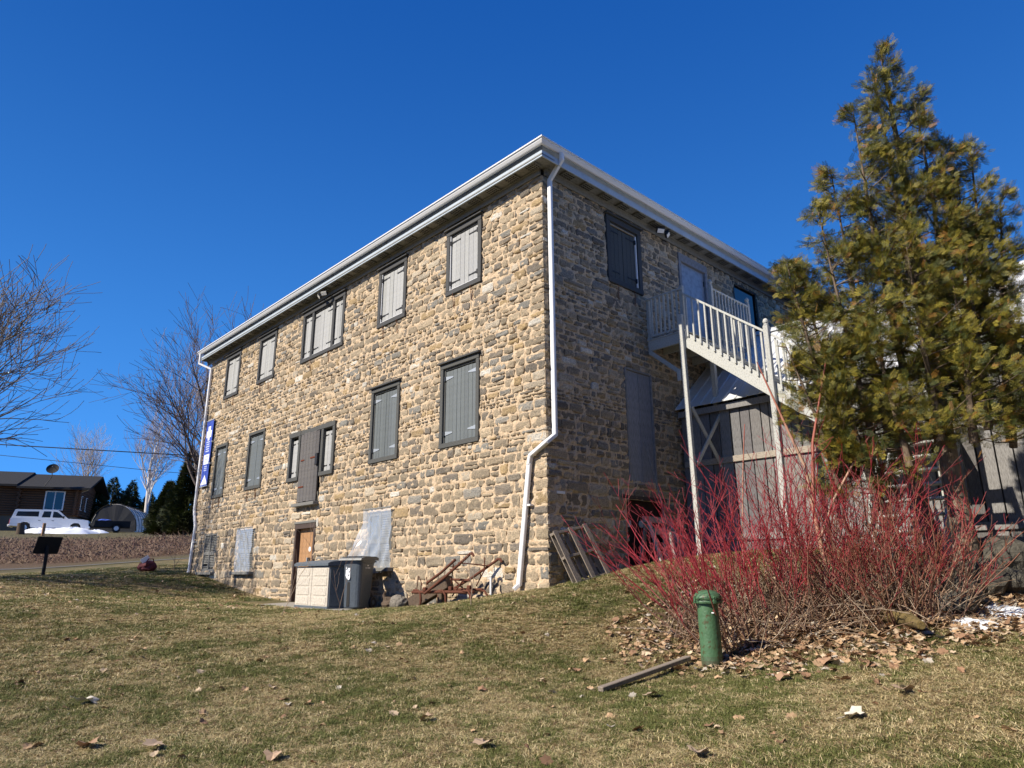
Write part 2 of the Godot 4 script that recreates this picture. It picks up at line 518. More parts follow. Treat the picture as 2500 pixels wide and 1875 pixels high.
func terrain() -> void:
	patch_noise.seed = 4
	patch_noise.frequency = 0.42
	patch_noise.fractal_octaves = 3
	patch_fine.seed = 8
	patch_fine.frequency = 1.9
	patch_fine.fractal_octaves = 2
	H.resize(HNX * HNZ)
	for j in HNZ:
		for i in HNX:
			H[j * HNX + i] = tps(HX0 + i * HS, HZ0 + j * HS)
	var xs := axis_steps(HX0, HX0 + (HNX - 1) * HS, HNX)
	var zs := axis_steps(HZ0, HZ0 + (HNZ - 1) * HS, HNZ)
	var v := PackedVector3Array()
	var n := PackedVector3Array()
	var c := PackedColorArray()
	var ix := PackedInt32Array()
	for z in zs:
		for x in xs:
			v.append(Vector3(x, gh(x, z) - 0.012, z))
			var g := greenness(x, z)
			var l := litterness(x, z)
			var col := Color(0.36, 0.28, 0.14).lerp(Color(0.13, 0.14, 0.045), g * 0.85)
			col = col.lerp(Color(0.20, 0.125, 0.075), l)
			if x < -30.0:
				col = Color(0.17, 0.155, 0.066).lerp(Color(0.17, 0.11, 0.07), clampf((-x - 32.0) / 3.0, 0, 1) * clampf((x + 53.0) / 3.0, 0, 1))
			c.append(col)
	var w := xs.size()
	for j in zs.size():
		for i in w:
			var xl := v[j * w + maxi(i - 1, 0)]
			var xr := v[j * w + mini(i + 1, w - 1)]
			var zl := v[maxi(j - 1, 0) * w + i]
			var zr := v[mini(j + 1, zs.size() - 1) * w + i]
			n.append((zr - zl).cross(xr - xl).normalized())
			if i < w - 1 and j < zs.size() - 1:
				var a := j * w + i
				ix.append_array([a, a + 1, a + w + 1, a, a + w + 1, a + w])
	var arr := []
	arr.resize(Mesh.ARRAY_MAX)
	arr[Mesh.ARRAY_VERTEX] = v
	arr[Mesh.ARRAY_NORMAL] = n
	arr[Mesh.ARRAY_COLOR] = c
	arr[Mesh.ARRAY_INDEX] = ix
	var me := ArrayMesh.new()
	me.add_surface_from_arrays(Mesh.PRIMITIVE_TRIANGLES, arr)
	var o := pm(self, "ground", me, M.ground)
	o.set_meta("kind", "structure")

func axis_steps(a: float, b: float, k: int) -> PackedFloat32Array:
	var out := PackedFloat32Array()
	var far := PackedFloat32Array()
	var d := 0.0
	var s := 0.5
	while d < 620.0:
		d += s
		s *= 1.13
		far.append(d)
	for i in range(far.size() - 1, -1, -1):
		out.append(a - far[i])
	for i in k:
		out.append(a + (b - a) * i / (k - 1))
	for f in far:
		out.append(b + f)
	return out

# ---------------------------------------------------------------- stone building
var root: Node3D
const WALL_TOP := 9.47
const BLEN := 17.9
const BDEP := 12.4
var courses: Array = []
# x0, x1, y0, y1 in each wall's own frame (x to the right seen from outside, 0 at the shared corner)
var front_holes := [[-3.10, -1.855, 7.71, 9.336], [-6.0, -4.73, 7.71, 9.336], [-10.27, -7.75, 7.72, 9.336], [-13.41, -12.11, 7.71, 9.336], [-16.285, -14.99, 7.71, 9.336],
	[-3.22, -1.89, 4.20, 6.09], [-6.09, -4.83, 4.20, 6.09], [-10.51, -7.83, 4.16, 5.6], [-9.8, -8.54, 3.45, 5.5], [-13.59, -12.35, 4.20, 6.09], [-16.44, -15.37, 4.16, 6.05],
	[-9.77, -8.60, 0.6, 2.93], [-16.65, -15.5, 1.68, 2.98], [-13.66, -12.44, 1.68, 2.98], [-6.0, -4.95, 1.74, 3.02]]
var side_holes := [[1.996, 3.246, 7.71, 9.34], [4.80, 6.10, 6.6, 9.335], [7.46, 8.8, 7.75, 9.36], [2.44, 3.36, 3.40, 5.855], [2.25, 3.6, 1.5, 3.07]]

func stone_color() -> Color:
	var k := rg.randf()
	var c: Color
	if k < 0.30: c = Color(0.345, 0.275, 0.185)
	elif k < 0.56: c = Color(0.245, 0.20, 0.14)
	elif k < 0.72: c = Color(0.165, 0.143, 0.115)
	elif k < 0.82: c = Color(0.215, 0.205, 0.18)
	elif k < 0.89: c = Color(0.345, 0.245, 0.125)
	elif k < 0.96: c = Color(0.45, 0.385, 0.29)
	else: c = Color(0.57, 0.54, 0.47)
	return c * rg.randf_range(0.82, 1.22)

func stone(b: B, x: float, y: float, w: float, h: float, p: float) -> void:
	var fr := [[-1.0, -0.72], [-0.84, -1.0], [0.0, -1.0], [0.82, -1.0], [1.0, -0.7], [1.0, 0.72], [0.84, 1.0], [0.02, 1.0], [-0.82, 1.0], [-1.0, 0.7]]
	var m := minf(w, h)
	var o: Array[Vector2] = []
	for f in fr:
		o.append(Vector2(f[0] * w * 0.5 + rg.randf_range(-0.1, 0.07) * m * signf(f[0] + 0.001), f[1] * h * 0.5 + rg.randf_range(-0.11, 0.06) * m * signf(f[1])))
	var e := minf(m * 0.17, 0.035)
	var kx := 1.0 - 2.0 * e / w
	var ky := 1.0 - 2.0 * e / h
	var tx := rg.randf_range(-0.35, 0.35) * p / w
	var ty := rg.randf_range(-0.35, 0.35) * p / h
	var top: Array[Vector3] = []
	var rim: Array[Vector3] = []
	var low: Array[Vector3] = []
	for q in o:
		low.append(Vector3(x + q.x, y + q.y, -0.03))
		rim.append(Vector3(x + q.x * 0.985, y + q.y * 0.985, p * rg.randf_range(0.3, 0.75)))
		var iq := Vector2(q.x * kx * rg.randf_range(0.85, 1.1), q.y * ky * rg.randf_range(0.85, 1.1))
		top.append(Vector3(x + iq.x, y + iq.y, p * rg.randf_range(0.82, 1.18) + iq.x * tx + iq.y * ty))
	var ctr := Vector3(x + rg.randf_range(-0.2, 0.2) * w, y + rg.randf_range(-0.15, 0.15) * h, p * rg.randf_range(0.9, 1.3))
	var base := b.col
	var lime := Color(0.52, 0.405, 0.275)
	var wash := rg.randf_range(0.0, 0.75)
	for i in 10:
		var j := (i + 1) % 10
		b.col = base.lerp(lime, rg.randf() * wash)
		var out := Vector3(o[i].x + o[j].x, o[i].y + o[j].y, 0.02)
		b.quad(low[i], low[j], rim[j], rim[i], out)
		b.quad(rim[i], rim[j], top[j], top[i], Vector3(out.x, out.y, 0.3))
		b.col = base.lerp(lime, rg.randf() * wash * 0.35) * rg.randf_range(0.86, 1.14)
		b.tri(top[i], top[j], ctr, Vector3(0, 0, 1))

func make_courses() -> void:
	var y := 0.2
	while y < WALL_TOP - 0.05:
		var h := rg.randf_range(0.15, 0.27) if y < 3.2 else rg.randf_range(0.11, 0.22)
		if rg.randf() < 0.16:
			h *= 0.62
		if y + h > WALL_TOP - 0.1:
			h = WALL_TOP - y
		courses.append([y, h])
		y += h

func stones_for(x0: float, x1: float, holes: Array, corner_at_end: bool, seed_: int) -> Array:
	var ns := FastNoiseLite.new()
	ns.seed = seed_
	ns.frequency = 0.5
	var out := []
	for ci in courses.size():
		var y: float = courses[ci][0]
		var h: float = courses[ci][1]
		var x := x0
		while x < x1 - 0.02:
			var w := clampf(h * rg.randf_range(0.9, 3.0), 0.1, 0.66)
			if rg.randf() < 0.12:
				w *= 0.55
			if corner_at_end and x1 - x < 0.75:
				w = x1 - x if x1 - x < 0.62 else (x1 - x) * rg.randf_range(0.4, 0.6)
			elif not corner_at_end and x == x0:
				w = rg.randf_range(0.32, 0.6) if ci % 2 == 0 else rg.randf_range(0.2, 0.34)
			w = minf(w, x1 - x)
			if w > 0.07:
				if h > 0.17 and rg.randf() < 0.17:
					var s := rg.randf_range(0.38, 0.62)
					out.append([x, y, w, h * s])
					out.append([x, y + h * s, w, h * (1.0 - s)])
				else:
					out.append([x, y, w, h])
			x += w
	var res := []
	for q in out:
		var a: float = q[0]
		var b: float = q[0] + q[2]
		var lo: float = q[1]
		var hi: float = q[1] + q[3]
		var ok := true
		for ho in holes:
			var hx0: float = ho[0]
			var hx1: float = ho[1]
			if b <= hx0 or a >= hx1 or hi <= ho[2] or lo >= ho[3]:
				continue
			var ov := minf(hi, ho[3]) - maxf(lo, ho[2])
			if ov < 0.45 * (hi - lo):
				if lo < ho[2]: hi = ho[2]
				else: lo = ho[3]
			elif a < hx0 and hx0 - a >= b - hx1: b = hx0
			elif b > hx1: a = hx1
			else: ok = false
		if not ok or b - a < 0.055 or hi - lo < 0.05:
			continue
		var j := rg.randf_range(0.018, 0.05)
		var jy := rg.randf_range(0.014, 0.036)
		var lift := 0.03 * ns.get_noise_2d(a * 1.2, lo)
		var ea := a + j * 0.5 if a > x0 + 0.001 or corner_at_end else a - 0.016
		var eb := b - j * 0.5 if b < x1 - 0.001 or not corner_at_end else b + 0.016
		res.append([(ea + eb) * 0.5, (lo + hi) * 0.5 + lift, maxf(eb - ea, 0.045), maxf(hi - lo - jy, 0.035)])
	return res

func mortar(nm: String, x0: float, x1: float, holes: Array, bs: Basis, seed_: int) -> MeshInstance3D:
	var st := 0.045
	var nx := int((x1 - x0) / st) + 2
	var ny := int((WALL_TOP - 0.2) / st) + 2
	var n1 := FastNoiseLite.new()
	n1.seed = seed_
	n1.frequency = 5.5
	n1.fractal_octaves = 3
	var v := PackedVector3Array()
	var nn := PackedVector3Array()
	var ix := PackedInt32Array()
	for j in ny:
		for i in nx:
			var x := minf(x0 + i * st, x1)
			var y := minf(0.2 + j * st, WALL_TOP)
			var edge := 0.0 if (x > x0 + 0.01 and x < x1 - 0.01) else 1.0
			v.append(Vector3(x, y, 0.004 + 0.052 * n1.get_noise_2d(x, y) * (1.0 - edge)))
	for j in ny:
		for i in nx:
			var a := v[j * nx + maxi(i - 1, 0)]
			var b := v[j * nx + mini(i + 1, nx - 1)]
			var c := v[maxi(j - 1, 0) * nx + i]
			var d := v[mini(j + 1, ny - 1) * nx + i]
			nn.append((b - a).cross(d - c).normalized())
			if i < nx - 1 and j < ny - 1:
				var k := j * nx + i
				var m := (v[k] + v[k + nx + 1]) * 0.5
				var cut := false
				for ho in holes:
					if m.x > ho[0] + 0.05 and m.x < ho[1] - 0.05 and m.y > ho[2] + 0.05 and m.y < ho[3] - 0.05:
						cut = true
						break
				if not cut:
					ix.append_array([k, k + nx, k + nx + 1, k, k + nx + 1, k + 1])
	var arr := []
	arr.resize(Mesh.ARRAY_MAX)
	arr[Mesh.ARRAY_VERTEX] = v
	arr[Mesh.ARRAY_NORMAL] = nn
	arr[Mesh.ARRAY_INDEX] = ix
	var me := ArrayMesh.new()
	me.add_surface_from_arrays(Mesh.PRIMITIVE_TRIANGLES, arr)
	return pm(root, nm, me, M.mortar, Transform3D(bs, Vector3.ZERO))

func face_wall(nm: String, x0: float, x1: float, holes: Array, bs: Basis, corner_at_end: bool, seed_: int) -> void:
	var wall := mortar(nm, x0, x1, holes, bs, seed_)
	var list := stones_for(x0, x1, holes, corner_at_end, seed_ + 1)
	for q in list:
		var p := bs * Vector3(q[0], q[1], 0)
		var to := cam_at - p
		q.append(q[2] * q[3] * absf((bs * Vector3(0, 0, 1)).dot(to.normalized())) / to.length_squared())
	list.sort_custom(func(a, b): return a[4] > b[4])
	var rest := B.new()
	for i in list.size():
		var q: Array = list[i]
		if q[1] < 0.5:
			continue
		var b := rest if i >= 300 else B.new()
		b.col = stone_color()
		stone(b, q[0], q[1], q[2], q[3], rg.randf_range(0.014, 0.032))
		if i < 300:
			part(wall, "stone", b, M.stone)
	var r := part(wall, "small_stones", rest, M.stone)
	stuff(r)

func building() -> void:
	root = thing("stone_building", "tall rubble stone mill building with grey shuttered windows and white eaves", "building")
	make_courses()
	face_wall("front_wall", -BLEN, 0.0, front_holes, Basis(), true, 31)
	face_wall("side_wall", 0.0, BDEP, side_holes, Basis(Vector3.UP, PI / 2), false, 47)
	# the core behind the facing stones, and the two walls that face away
	var b := B.new()
	b.quad(Vector3(-BLEN, 0.2, 0), Vector3(-BLEN, WALL_TOP, 0), Vector3(-BLEN, WALL_TOP, -BDEP), Vector3(-BLEN, 0.2, -BDEP), Vector3(-1, 0, 0))
	b.quad(Vector3(-BLEN, 0.2, -BDEP), Vector3(-BLEN, WALL_TOP, -BDEP), Vector3(0, WALL_TOP, -BDEP), Vector3(0, 0.2, -BDEP), Vector3(0, 0, -1))
	b.quad(Vector3(-BLEN, 0.2, 0), Vector3(0, 0.2, 0), Vector3(0, 0.2, -BDEP), Vector3(-BLEN, 0.2, -BDEP), Vector3(0, -1, 0))
	part(root, "rear_wall", b, M.mortar)
	b = B.new()
	b.box(Vector3(-BLEN * 0.5, 4.8, -BDEP * 0.5), Vector3(BLEN - 1.0, 9.2, BDEP - 1.0))
	part(root, "inner_lining", b, M.roofing)

func eaves() -> void:
	var ex := 0.37
	# roof: a low hip over the overhang
	var b := B.new()
	var a0 := Vector3(-BLEN - 0.42, 9.93, 0.42)
	var a1 := Vector3(0.42, 9.93, 0.42)
	var a2 := Vector3(0.42, 9.93, -BDEP - 0.42)
	var a3 := Vector3(-BLEN - 0.42, 9.93, -BDEP - 0.42)
	var r0 := Vector3(-BLEN + 6.0, 11.9, -BDEP * 0.5)
	var r1 := Vector3(-6.0, 11.9, -BDEP * 0.5)
	b.quad(a0, a1, r1, r0, Vector3.UP)
	b.quad(a2, a3, r0, r1, Vector3.UP)
	b.tri(a1, a2, r1, Vector3.UP)
	b.tri(a3, a0, r0, Vector3.UP)
	part(root, "roof", b, M.roofing)
	# soffit, fascia, frieze and gutter run along the front and the side
	for f in 2:
		var bs := Basis() if f == 0 else Basis(Vector3.UP, PI / 2)
		var x0 := -BLEN - ex if f == 0 else 0.0
		var x1 := 0.0 if f == 0 else BDEP + ex
		var s := B.new()
		# butt ends: the front run takes the corner
		var c0 := x0
		var c1 := ex if f == 0 else x1
		if f == 1:
			c0 = 0.0
		s.box(Vector3((c0 + c1) * 0.5, 9.625, 0.19 if f == 0 else 0.17), Vector3(c1 - c0, 0.03, 0.38 if f == 0 else 0.38))
		pm(root, "soffit", s.mesh(), M.soffit, Transform3D(bs, Vector3(0, 0.0 if f == 0 else 0.002, 0)))
		var fa := B.new()
		var fm := (x0 + x1) * 0.5 + (ex * 0.5 if f == 0 else -ex * 0.5)
		var fl := x1 - x0 + ex
		fa.box(Vector3(fm, 9.64, ex - 0.015), Vector3(fl - (0.03 if f == 1 else 0.0), 0.14, 0.03), 0.005)
		fa.box(Vector3(fm - (0.03 if f == 0 else -0.03), 9.815, ex - 0.12), Vector3(fl - 0.15, 0.25, 0.03), 0.0)
		pm(root, "fascia", fa.mesh(), M.fascia, Transform3D(bs, Vector3(0, 0, 0)))
		var fz := B.new()
		fz.box(Vector3((x0 + x1) * 0.5, 9.535, 0.045), Vector3(x1 - x0 - (0.0 if f == 0 else 0.05), 0.148, 0.05), 0.01)
		fz.box(Vector3((x0 + x1) * 0.5 + (0.03 if f == 0 else -0.0), 9.59, 0.085), Vector3(x1 - x0 - 0.03, 0.035, 0.03), 0.01)
		pm(root, "frieze", fz.mesh(), M.soffit, Transform3D(bs, Vector3.ZERO))
		# K-style gutter
		var prof := [[-0.012, -0.125], [0.03, -0.125], [0.045, -0.11], [0.075, -0.065], [0.085, -0.035], [0.105, -0.03], [0.105, 0.0], [0.095, 0.0], [0.095, -0.01]]
		var g := B.new()
		var gx0 := x0 - 0.06 if f == 0 else -ex
		for i in prof.size() - 1:
			var p0: Array = prof[i]
			var p1: Array = prof[i + 1]
			# mitred at the shared corner
			var e0: float = ex + p0[0]
			var e1: float = ex + p1[0]
			var u0 := gx0 if f == 0 else -e0
			var u1 := gx0 if f == 0 else -e1
			var w0 := e0 if f == 0 else x1
			var w1 := e1 if f == 0 else x1
			g.quad(Vector3(u0, 9.955 + p0[1], e0), Vector3(w0, 9.955 + p0[1], e0), Vector3(w1, 9.955 + p1[1], e1), Vector3(u1, 9.955 + p1[1], e1), Vector3(0, -0.3 if i < 1 else 0.15, 1))
		var ge := B.new()
		pm(root, "gutter", g.mesh(), M.white_metal, Transform3D(bs, Vector3.ZERO))
		if f == 0:
			ge.box(Vector3(gx0, 9.885, ex + 0.06), Vector3(0.004, 0.14, 0.12))
			pm(root, "gutter_end", ge.mesh(), M.white_metal, Transform3D(bs, Vector3.ZERO))
		# pegged blocks under the soffit
		var bm := B.new()
		bm.col = Color(0.78, 0.78, 0.76)
		bm.box(Vector3(0, -0.022, 0), Vector3(0.30, 0.044, 0.20), 0.006)
		bm.col = Color(0.05, 0.05, 0.05)
		for r in 3:
			for k in 5:
				bm.box(Vector3(-0.11 + k * 0.055, -0.048, -0.06 + r * 0.06), Vector3(0.026, 0.012, 0.026))
		var bmesh := bm.mesh()
		var u := x0 + 0.4 if f == 0 else 0.55
		var step := 0.615
		while u < (0.2 if f == 0 else BDEP):
			var uu := u if f == 0 else u
			pm(root, "bracket", bmesh, M.soffit, Transform3D(bs, bs * Vector3(uu, 9.608, 0.225)))
			u += step
	# downspouts
	downspout([Vector3(0.42, 9.82, -0.16), Vector3(0.42, 9.70, -0.16), Vector3(0.085, 9.36, -0.14), Vector3(0.085, 4.06, -0.14), Vector3(0.08, 3.9, 0.085), Vector3(-0.33, 3.70, 0.085), Vector3(-0.37, 3.55, 0.085), Vector3(-0.66, 1.40, 0.09), Vector3(-0.70, 1.33, 0.16)])
	downspout([Vector3(-18.15, 9.84, 0.40), Vector3(-18.15, 9.45, 0.40), Vector3(-17.72, 9.2, 0.085), Vector3(-17.78, 3.85, 0.085), Vector3(-17.50, 3.25, 0.085), Vector3(-17.62, 1.70, 0.09), Vector3(-17.62, 1.62, 0.16)])
	for l in [[Vector3(-8.67, 9.56, 0.24), 0.0, "pair of small floodlights under the eave above the three-leaf shutter window", Color(0.9, 0.88, 0.8)], [Vector3(0.24, 9.56, -3.85), PI / 2, "pair of small floodlights under the side eave above the landing", Color(0.85, 0.85, 0.85)]]:
		var t := thing("floodlight", l[2], "floodlight", l[0], l[1], "floodlights under the eaves")
		var k := B.new()
		k.box(Vector3(0, 0.02, 0), Vector3(0.14, 0.05, 0.12), 0.01)
		part(t, "mount", k, M.iron)
		for s in [-1.0, 1.0]:
			var arm := B.new()
			arm.tube(PackedVector3Array([Vector3(0.04 * s, 0, 0), Vector3(0.12 * s, -0.07, 0.03)]), PackedFloat32Array([0.016, 0.016]), 8)
			part(t, "arm", arm, M.iron)
			var hd := B.new()
			var hb := Basis(Vector3.UP, 0.5 * s) * Basis(Vector3.RIGHT, 0.7)
			hd.box(Vector3(0.14 * s, -0.13, 0.05), Vector3(0.2, 0.13, 0.07), 0.015, hb)
			var head := part(t, "lamp_head", hd, M.iron)
			var ln := B.new()
			ln.col = l[3]
			ln.box(Vector3(0.14 * s, -0.13, 0.05) + hb * Vector3(0, 0, 0.037), Vector3(0.17, 0.1, 0.006), 0.002, hb)
			part(head, "lens", ln, M.plain)

func downspout(p: Array) -> void:
	var b := B.new()
	for i in p.size() - 1:
		var d: Vector3 = p[i + 1] - p[i]
		b.bar((p[i] as Vector3) - d.normalized() * 0.022, (p[i + 1] as Vector3) + d.normalized() * 0.022, 0.075, 0.1, 0.012, Vector3(0, 0, 1) if absf(d.y) > 0.3 else Vector3.UP)
	var o := part(root, "downspout", b, M.white_metal)
	var last: Vector3 = p[p.size() - 3]
	var prev: Vector3 = p[p.size() - 2]
	for k in [0.35]:
		var q := last.lerp(prev, k)
		boxpart(o, "strap", Vector3(q.x + 0.03, q.y, 0.06), Vector3(0.2, 0.035, 0.09), M.white_metal, 0.004)

# ---------------------------------------------------------------- windows and doors
# a board in a wall's own frame, from corner to corner
func fb(parent: Node, nm: String, x0: float, x1: float, y0: float, y1: float, z0: float, z1: float, m: Material, ch := 0.006, tint := Color.WHITE) -> MeshInstance3D:
	var b := B.new()
	b.col = tint
	b.box(Vector3.ZERO, Vector3(x1 - x0, y1 - y0, z1 - z0), ch)
	return part(parent, nm, b, m, Vector3((x0 + x1) * 0.5, (y0 + y1) * 0.5, (z0 + z1) * 0.5))

func window_frame(h: Array, bs: Basis, w: float, m: Material, hood: bool, sill := true) -> MeshInstance3D:
	var b := B.new()
	var x0: float = h[0]
	var x1: float = h[1]
	var y0: float = h[2]
	var y1: float = h[3]
	var c := Vector3((x0 + x1) * 0.5, (y0 + y1) * 0.5, 0)
	var hx := (x1 - x0) * 0.5
	var hy := (y1 - y0) * 0.5
	b.box(Vector3(-hx + w * 0.5, 0, -0.02), Vector3(w, hy * 2.0 - w * 2.0, 0.13), 0.008)
	b.box(Vector3(hx - w * 0.5, 0, -0.02), Vector3(w, hy * 2.0 - w * 2.0, 0.13), 0.008)
	b.box(Vector3(0, hy - w * 0.5, -0.018), Vector3(hx * 2.0, w, 0.134), 0.008)
	b.box(Vector3(0, -hy + w * 0.5, -0.016), Vector3(hx * 2.0, w, 0.138), 0.008)
	# inner stop
	b.box(Vector3(0, hy - w - 0.02, -0.03), Vector3(hx * 2.0 - w * 2.0, 0.04, 0.06), 0.004)
	b.box(Vector3(-hx + w + 0.02, -0.02, -0.03), Vector3(0.04, hy * 2.0 - w * 2.0 - 0.04, 0.06), 0.004)
	b.box(Vector3(hx - w - 0.02, -0.02, -0.03), Vector3(0.04, hy * 2.0 - w * 2.0 - 0.04, 0.06), 0.004)
	var o := pm(root, "window", b.mesh(), m, Transform3D(bs, bs * c))
	if hood:
		fb(o, "hood", -hx - 0.04, hx + 0.05, hy + 0.002, hy + 0.045, -0.02, 0.105, M.frame)
	# dark space behind the shutter
	fb(o, "backing", -hx + 0.02, hx - 0.02, -hy + 0.02, hy - 0.02, -0.16, -0.13, M.roofing, 0.0)
	return o

# planks side by side between x0 and x1, hinges at both ends
func shutter(o: Node, x0: float, x1: float, y0: float, y1: float, count: int, z: float, m: Material, hinge: int, leaves := 1) -> void:
	var w := (x1 - x0) / count
	for i in count:
		var g := 0.004
		var t := rg.randf_range(0.86, 1.1)
		var split := 0.007 if leaves == 2 and i == count / 2 else 0.0
		fb(o, "plank", x0 + i * w + g * 0.5 + split, x0 + (i + 1) * w - g * 0.5, y0 + rg.randf_range(0, 0.008), y1 - rg.randf_range(0, 0.012), z - 0.03, z + rg.randf_range(-0.003, 0.003), m, 0.004, Color(t, t, t * rg.randf_range(0.97, 1.02)))
	for s in [-1.0, 1.0]:
		if hinge == 3 and s > 0:
			continue
		for yy in [y0 + (y1 - y0) * 0.13, y1 - (y1 - y0) * 0.10]:
			var k := B.new()
			var ln := minf(0.3, (x1 - x0) * 0.36)
			var xe := x0 if s < 0 else x1
			var d: float = -s
			if hinge == 1:
				k.col = Color(0.5, 0.5, 0.5)
				k.prism(PackedVector2Array([Vector2(xe, yy - 0.022), Vector2(xe + d * ln * 0.8, yy - 0.009), Vector2(xe + d * ln, yy - 0.02), Vector2(xe + d * ln, yy + 0.02), Vector2(xe + d * ln * 0.8, yy + 0.009), Vector2(xe, yy + 0.022)]), z + 0.004, z + 0.012)
			else:
				k.prism(PackedVector2Array([Vector2(xe + d * 0.01, yy - 0.045), Vector2(xe + d * ln * 0.9, yy - 0.012), Vector2(xe + d * ln * 0.9, yy + 0.012), Vector2(xe + d * 0.01, yy + 0.045)]), z + 0.004, z + 0.011)
			if s < 0 or hinge == 1:
				k.col = Color(0.12, 0.12, 0.12) if hinge == 2 else Color(1, 1, 1)
				k.box(Vector3(xe - d * 0.012, yy - 0.01, z + 0.02), Vector3(0.035, 0.11, 0.04), 0.006)
			part(o, "hinge", k, M.iron if hinge == 1 else M.zinc)

func hooks(o: Node, hx: float, yb: float) -> void:
	for sx in [-0.55, 0.45]:
		var b := B.new()
		b.tube(PackedVector3Array([Vector3(sx * hx, yb + 0.02, 0.05), Vector3(sx * hx, yb - 0.03, 0.055), Vector3(sx * hx + 0.01, yb - 0.33, 0.03), Vector3(sx * hx + 0.045, yb - 0.36, 0.03), Vector3(sx * hx + 0.05, yb - 0.05, 0.04)]), PackedFloat32Array([0.007, 0.007, 0.006, 0.006, 0.005]), 5)
		part(o, "hook", b, M.hook)

func openings() -> void:
	var I := Basis()
	var S := Basis(Vector3.UP, PI / 2)
	for i in [0, 1, 3, 4]:
		var h: Array = front_holes[i]
		var o := window_frame(h, I, 0.12, M.frame, true)
		var hx: float = (h[1] - h[0]) * 0.5
		var hy: float = (h[3] - h[2]) * 0.5
		shutter(o, -hx + 0.165, hx - 0.165, -hy + 0.135, hy - 0.18, 6, -0.005, M.plank_pale, 1, 2)
		hooks(o, hx, -hy)
		if i < 2:
			fb(o, "weather_strip", -hx + 0.122, hx - 0.125, -hy + 0.121, -hy + 0.14, -0.02, 0.03, M.white_metal, 0.002)
			fb(o, "weather_strip", -hx + 0.121, -hx + 0.14, -hy + 0.14, hy - 0.13, -0.02, 0.02, M.white_metal, 0.002)
	# the wide three-leaf window
	var h3: Array = front_holes[2]
	var o3 := window_frame(h3, I, 0.12, M.frame, true)
	for xm in [-0.62, 0.62]:
		fb(o3, "mullion", xm - 0.06, xm + 0.06, -0.69, 0.69, -0.08, 0.04, M.frame)
	shutter(o3, -1.12, -0.70, -0.67, 0.62, 3, -0.01, M.plank_pale, 1)
	shutter(o3, -0.54, 0.54, -0.67, 0.62, 6, -0.01, M.plank_pale, 1, 2)
	shutter(o3, 0.70, 1.12, -0.67, 0.62, 3, -0.01, M.plank_pale, 1)
	hooks(o3, 1.1, -0.81)
	fb(o3, "weather_strip", -1.12, 1.12, -0.69, -0.67, -0.02, 0.03, M.white_metal, 0.002)
	for i in [5, 6, 9, 10]:
		var h: Array = front_holes[i]
		var o := window_frame(h, I, 0.105, M.frame_lower, i < 8)
		var hx: float = (h[1] - h[0]) * 0.5
		var hy: float = (h[3] - h[2]) * 0.5
		shutter(o, -hx + 0.15, hx - 0.13, -hy + 0.115, hy - 0.165, 8, -0.01, M.plank_slate, 2, 2)
		if i > 8:
			hooks(o, hx, -hy)
	# the loading door with a small shutter on each side
	var hl: Array = front_holes[7]
	var oc := Vector3((hl[0] + hl[1]) * 0.5, (hl[2] + hl[3]) * 0.5, 0)
	var b := B.new()
	var hy := 0.72
	for q in [[-1.34, -0.63], [0.60, 1.34]]:
		b.box(Vector3((q[0] + q[1]) * 0.5, hy - 0.07, 0.0), Vector3(q[1] - q[0], 0.14, 0.13), 0.008)
		b.box(Vector3((q[0] + q[1]) * 0.5, -hy + 0.055, 0.004), Vector3(q[1] - q[0], 0.11, 0.138), 0.008)
		for x in [q[0] + 0.06, q[1] - 0.06]:
			b.box(Vector3(x, -0.015, -0.002), Vector3(0.12, hy * 2.0 - 0.25, 0.126), 0.008)
	b.box(Vector3(-0.015, hy - 0.07, -0.004), Vector3(1.23, 0.13, 0.12), 0.008)
	var wl := pm(root, "window", b.mesh(), M.frame_lower, Transform3D(I, oc))
	for q in [[-1.22, -0.75], [0.72, 1.22]]:
		shutter(wl, q[0] + 0.02, q[1] - 0.02, -0.59, 0.5, 3, -0.02, M.plank_pale, 1)
	fb(wl, "backing", -1.32, 1.32, -0.7, 0.7, -0.16, -0.13, M.roofing, 0.0)
	var dr := fb(root, "loading_door", -9.72, -8.62, 3.5, 3.53, -0.05, 0.05, M.plank_old)
	dr.position = Vector3(-9.17, 3.5, 0.03)
	for i in 6:
		var xw := 1.10 / 6.0
		var t := rg.randf_range(0.75, 1.25)
		fb(dr, "plank", -0.55 + i * xw + 0.004, -0.55 + (i + 1) * xw - 0.004, 0.02 + rg.randf() * 0.02, 1.98 - rg.randf() * 0.03, 0.0 + rg.randf() * 0.008, 0.045, M.plank_old, 0.004, Color(t, t, t * 1.02))
	for q in [[-0.5, -0.2, 0.45], [-0.45, -0.25, 1.2], [0.1, 0.45, 1.22]]:
		fb(dr, "hinge", q[0], q[1], q[2] - 0.02, q[2] + 0.02, 0.046, 0.06, M.hook, 0.003, Color(0.8, 0.5, 0.4))
	fb(dr, "latch_block", 0.46, 0.58, 0.98, 1.3, 0.046, 0.1, M.iron, 0.004)
	fb(dr, "sill", -0.64, 0.66, -0.1, -0.012, -0.06, 0.16, M.louvre, 0.008)
	# the lower door in its deep frame
	var hd: Array = front_holes[11]
	b = B.new()
	b.box(Vector3(hd[0] + 0.045, 1.75, -0.14), Vector3(0.09, 2.1, 0.34), 0.006)
	b.box(Vector3(hd[1] - 0.045, 1.75, -0.14), Vector3(0.09, 2.1, 0.34), 0.006)
	b.box(Vector3((hd[0] + hd[1]) * 0.5, 2.865, -0.138), Vector3(hd[1] - hd[0], 0.13, 0.346), 0.006)
	var fr := pm(root, "door_frame", b.mesh(), M.door_frame)
	b = B.new()
	b.box(Vector3.ZERO, Vector3(1.0, 0.05, 0.05))
	var dl := part(root, "door", b, M.door_wood, Vector3((hd[0] + hd[1]) * 0.5, 0.83, -0.14))
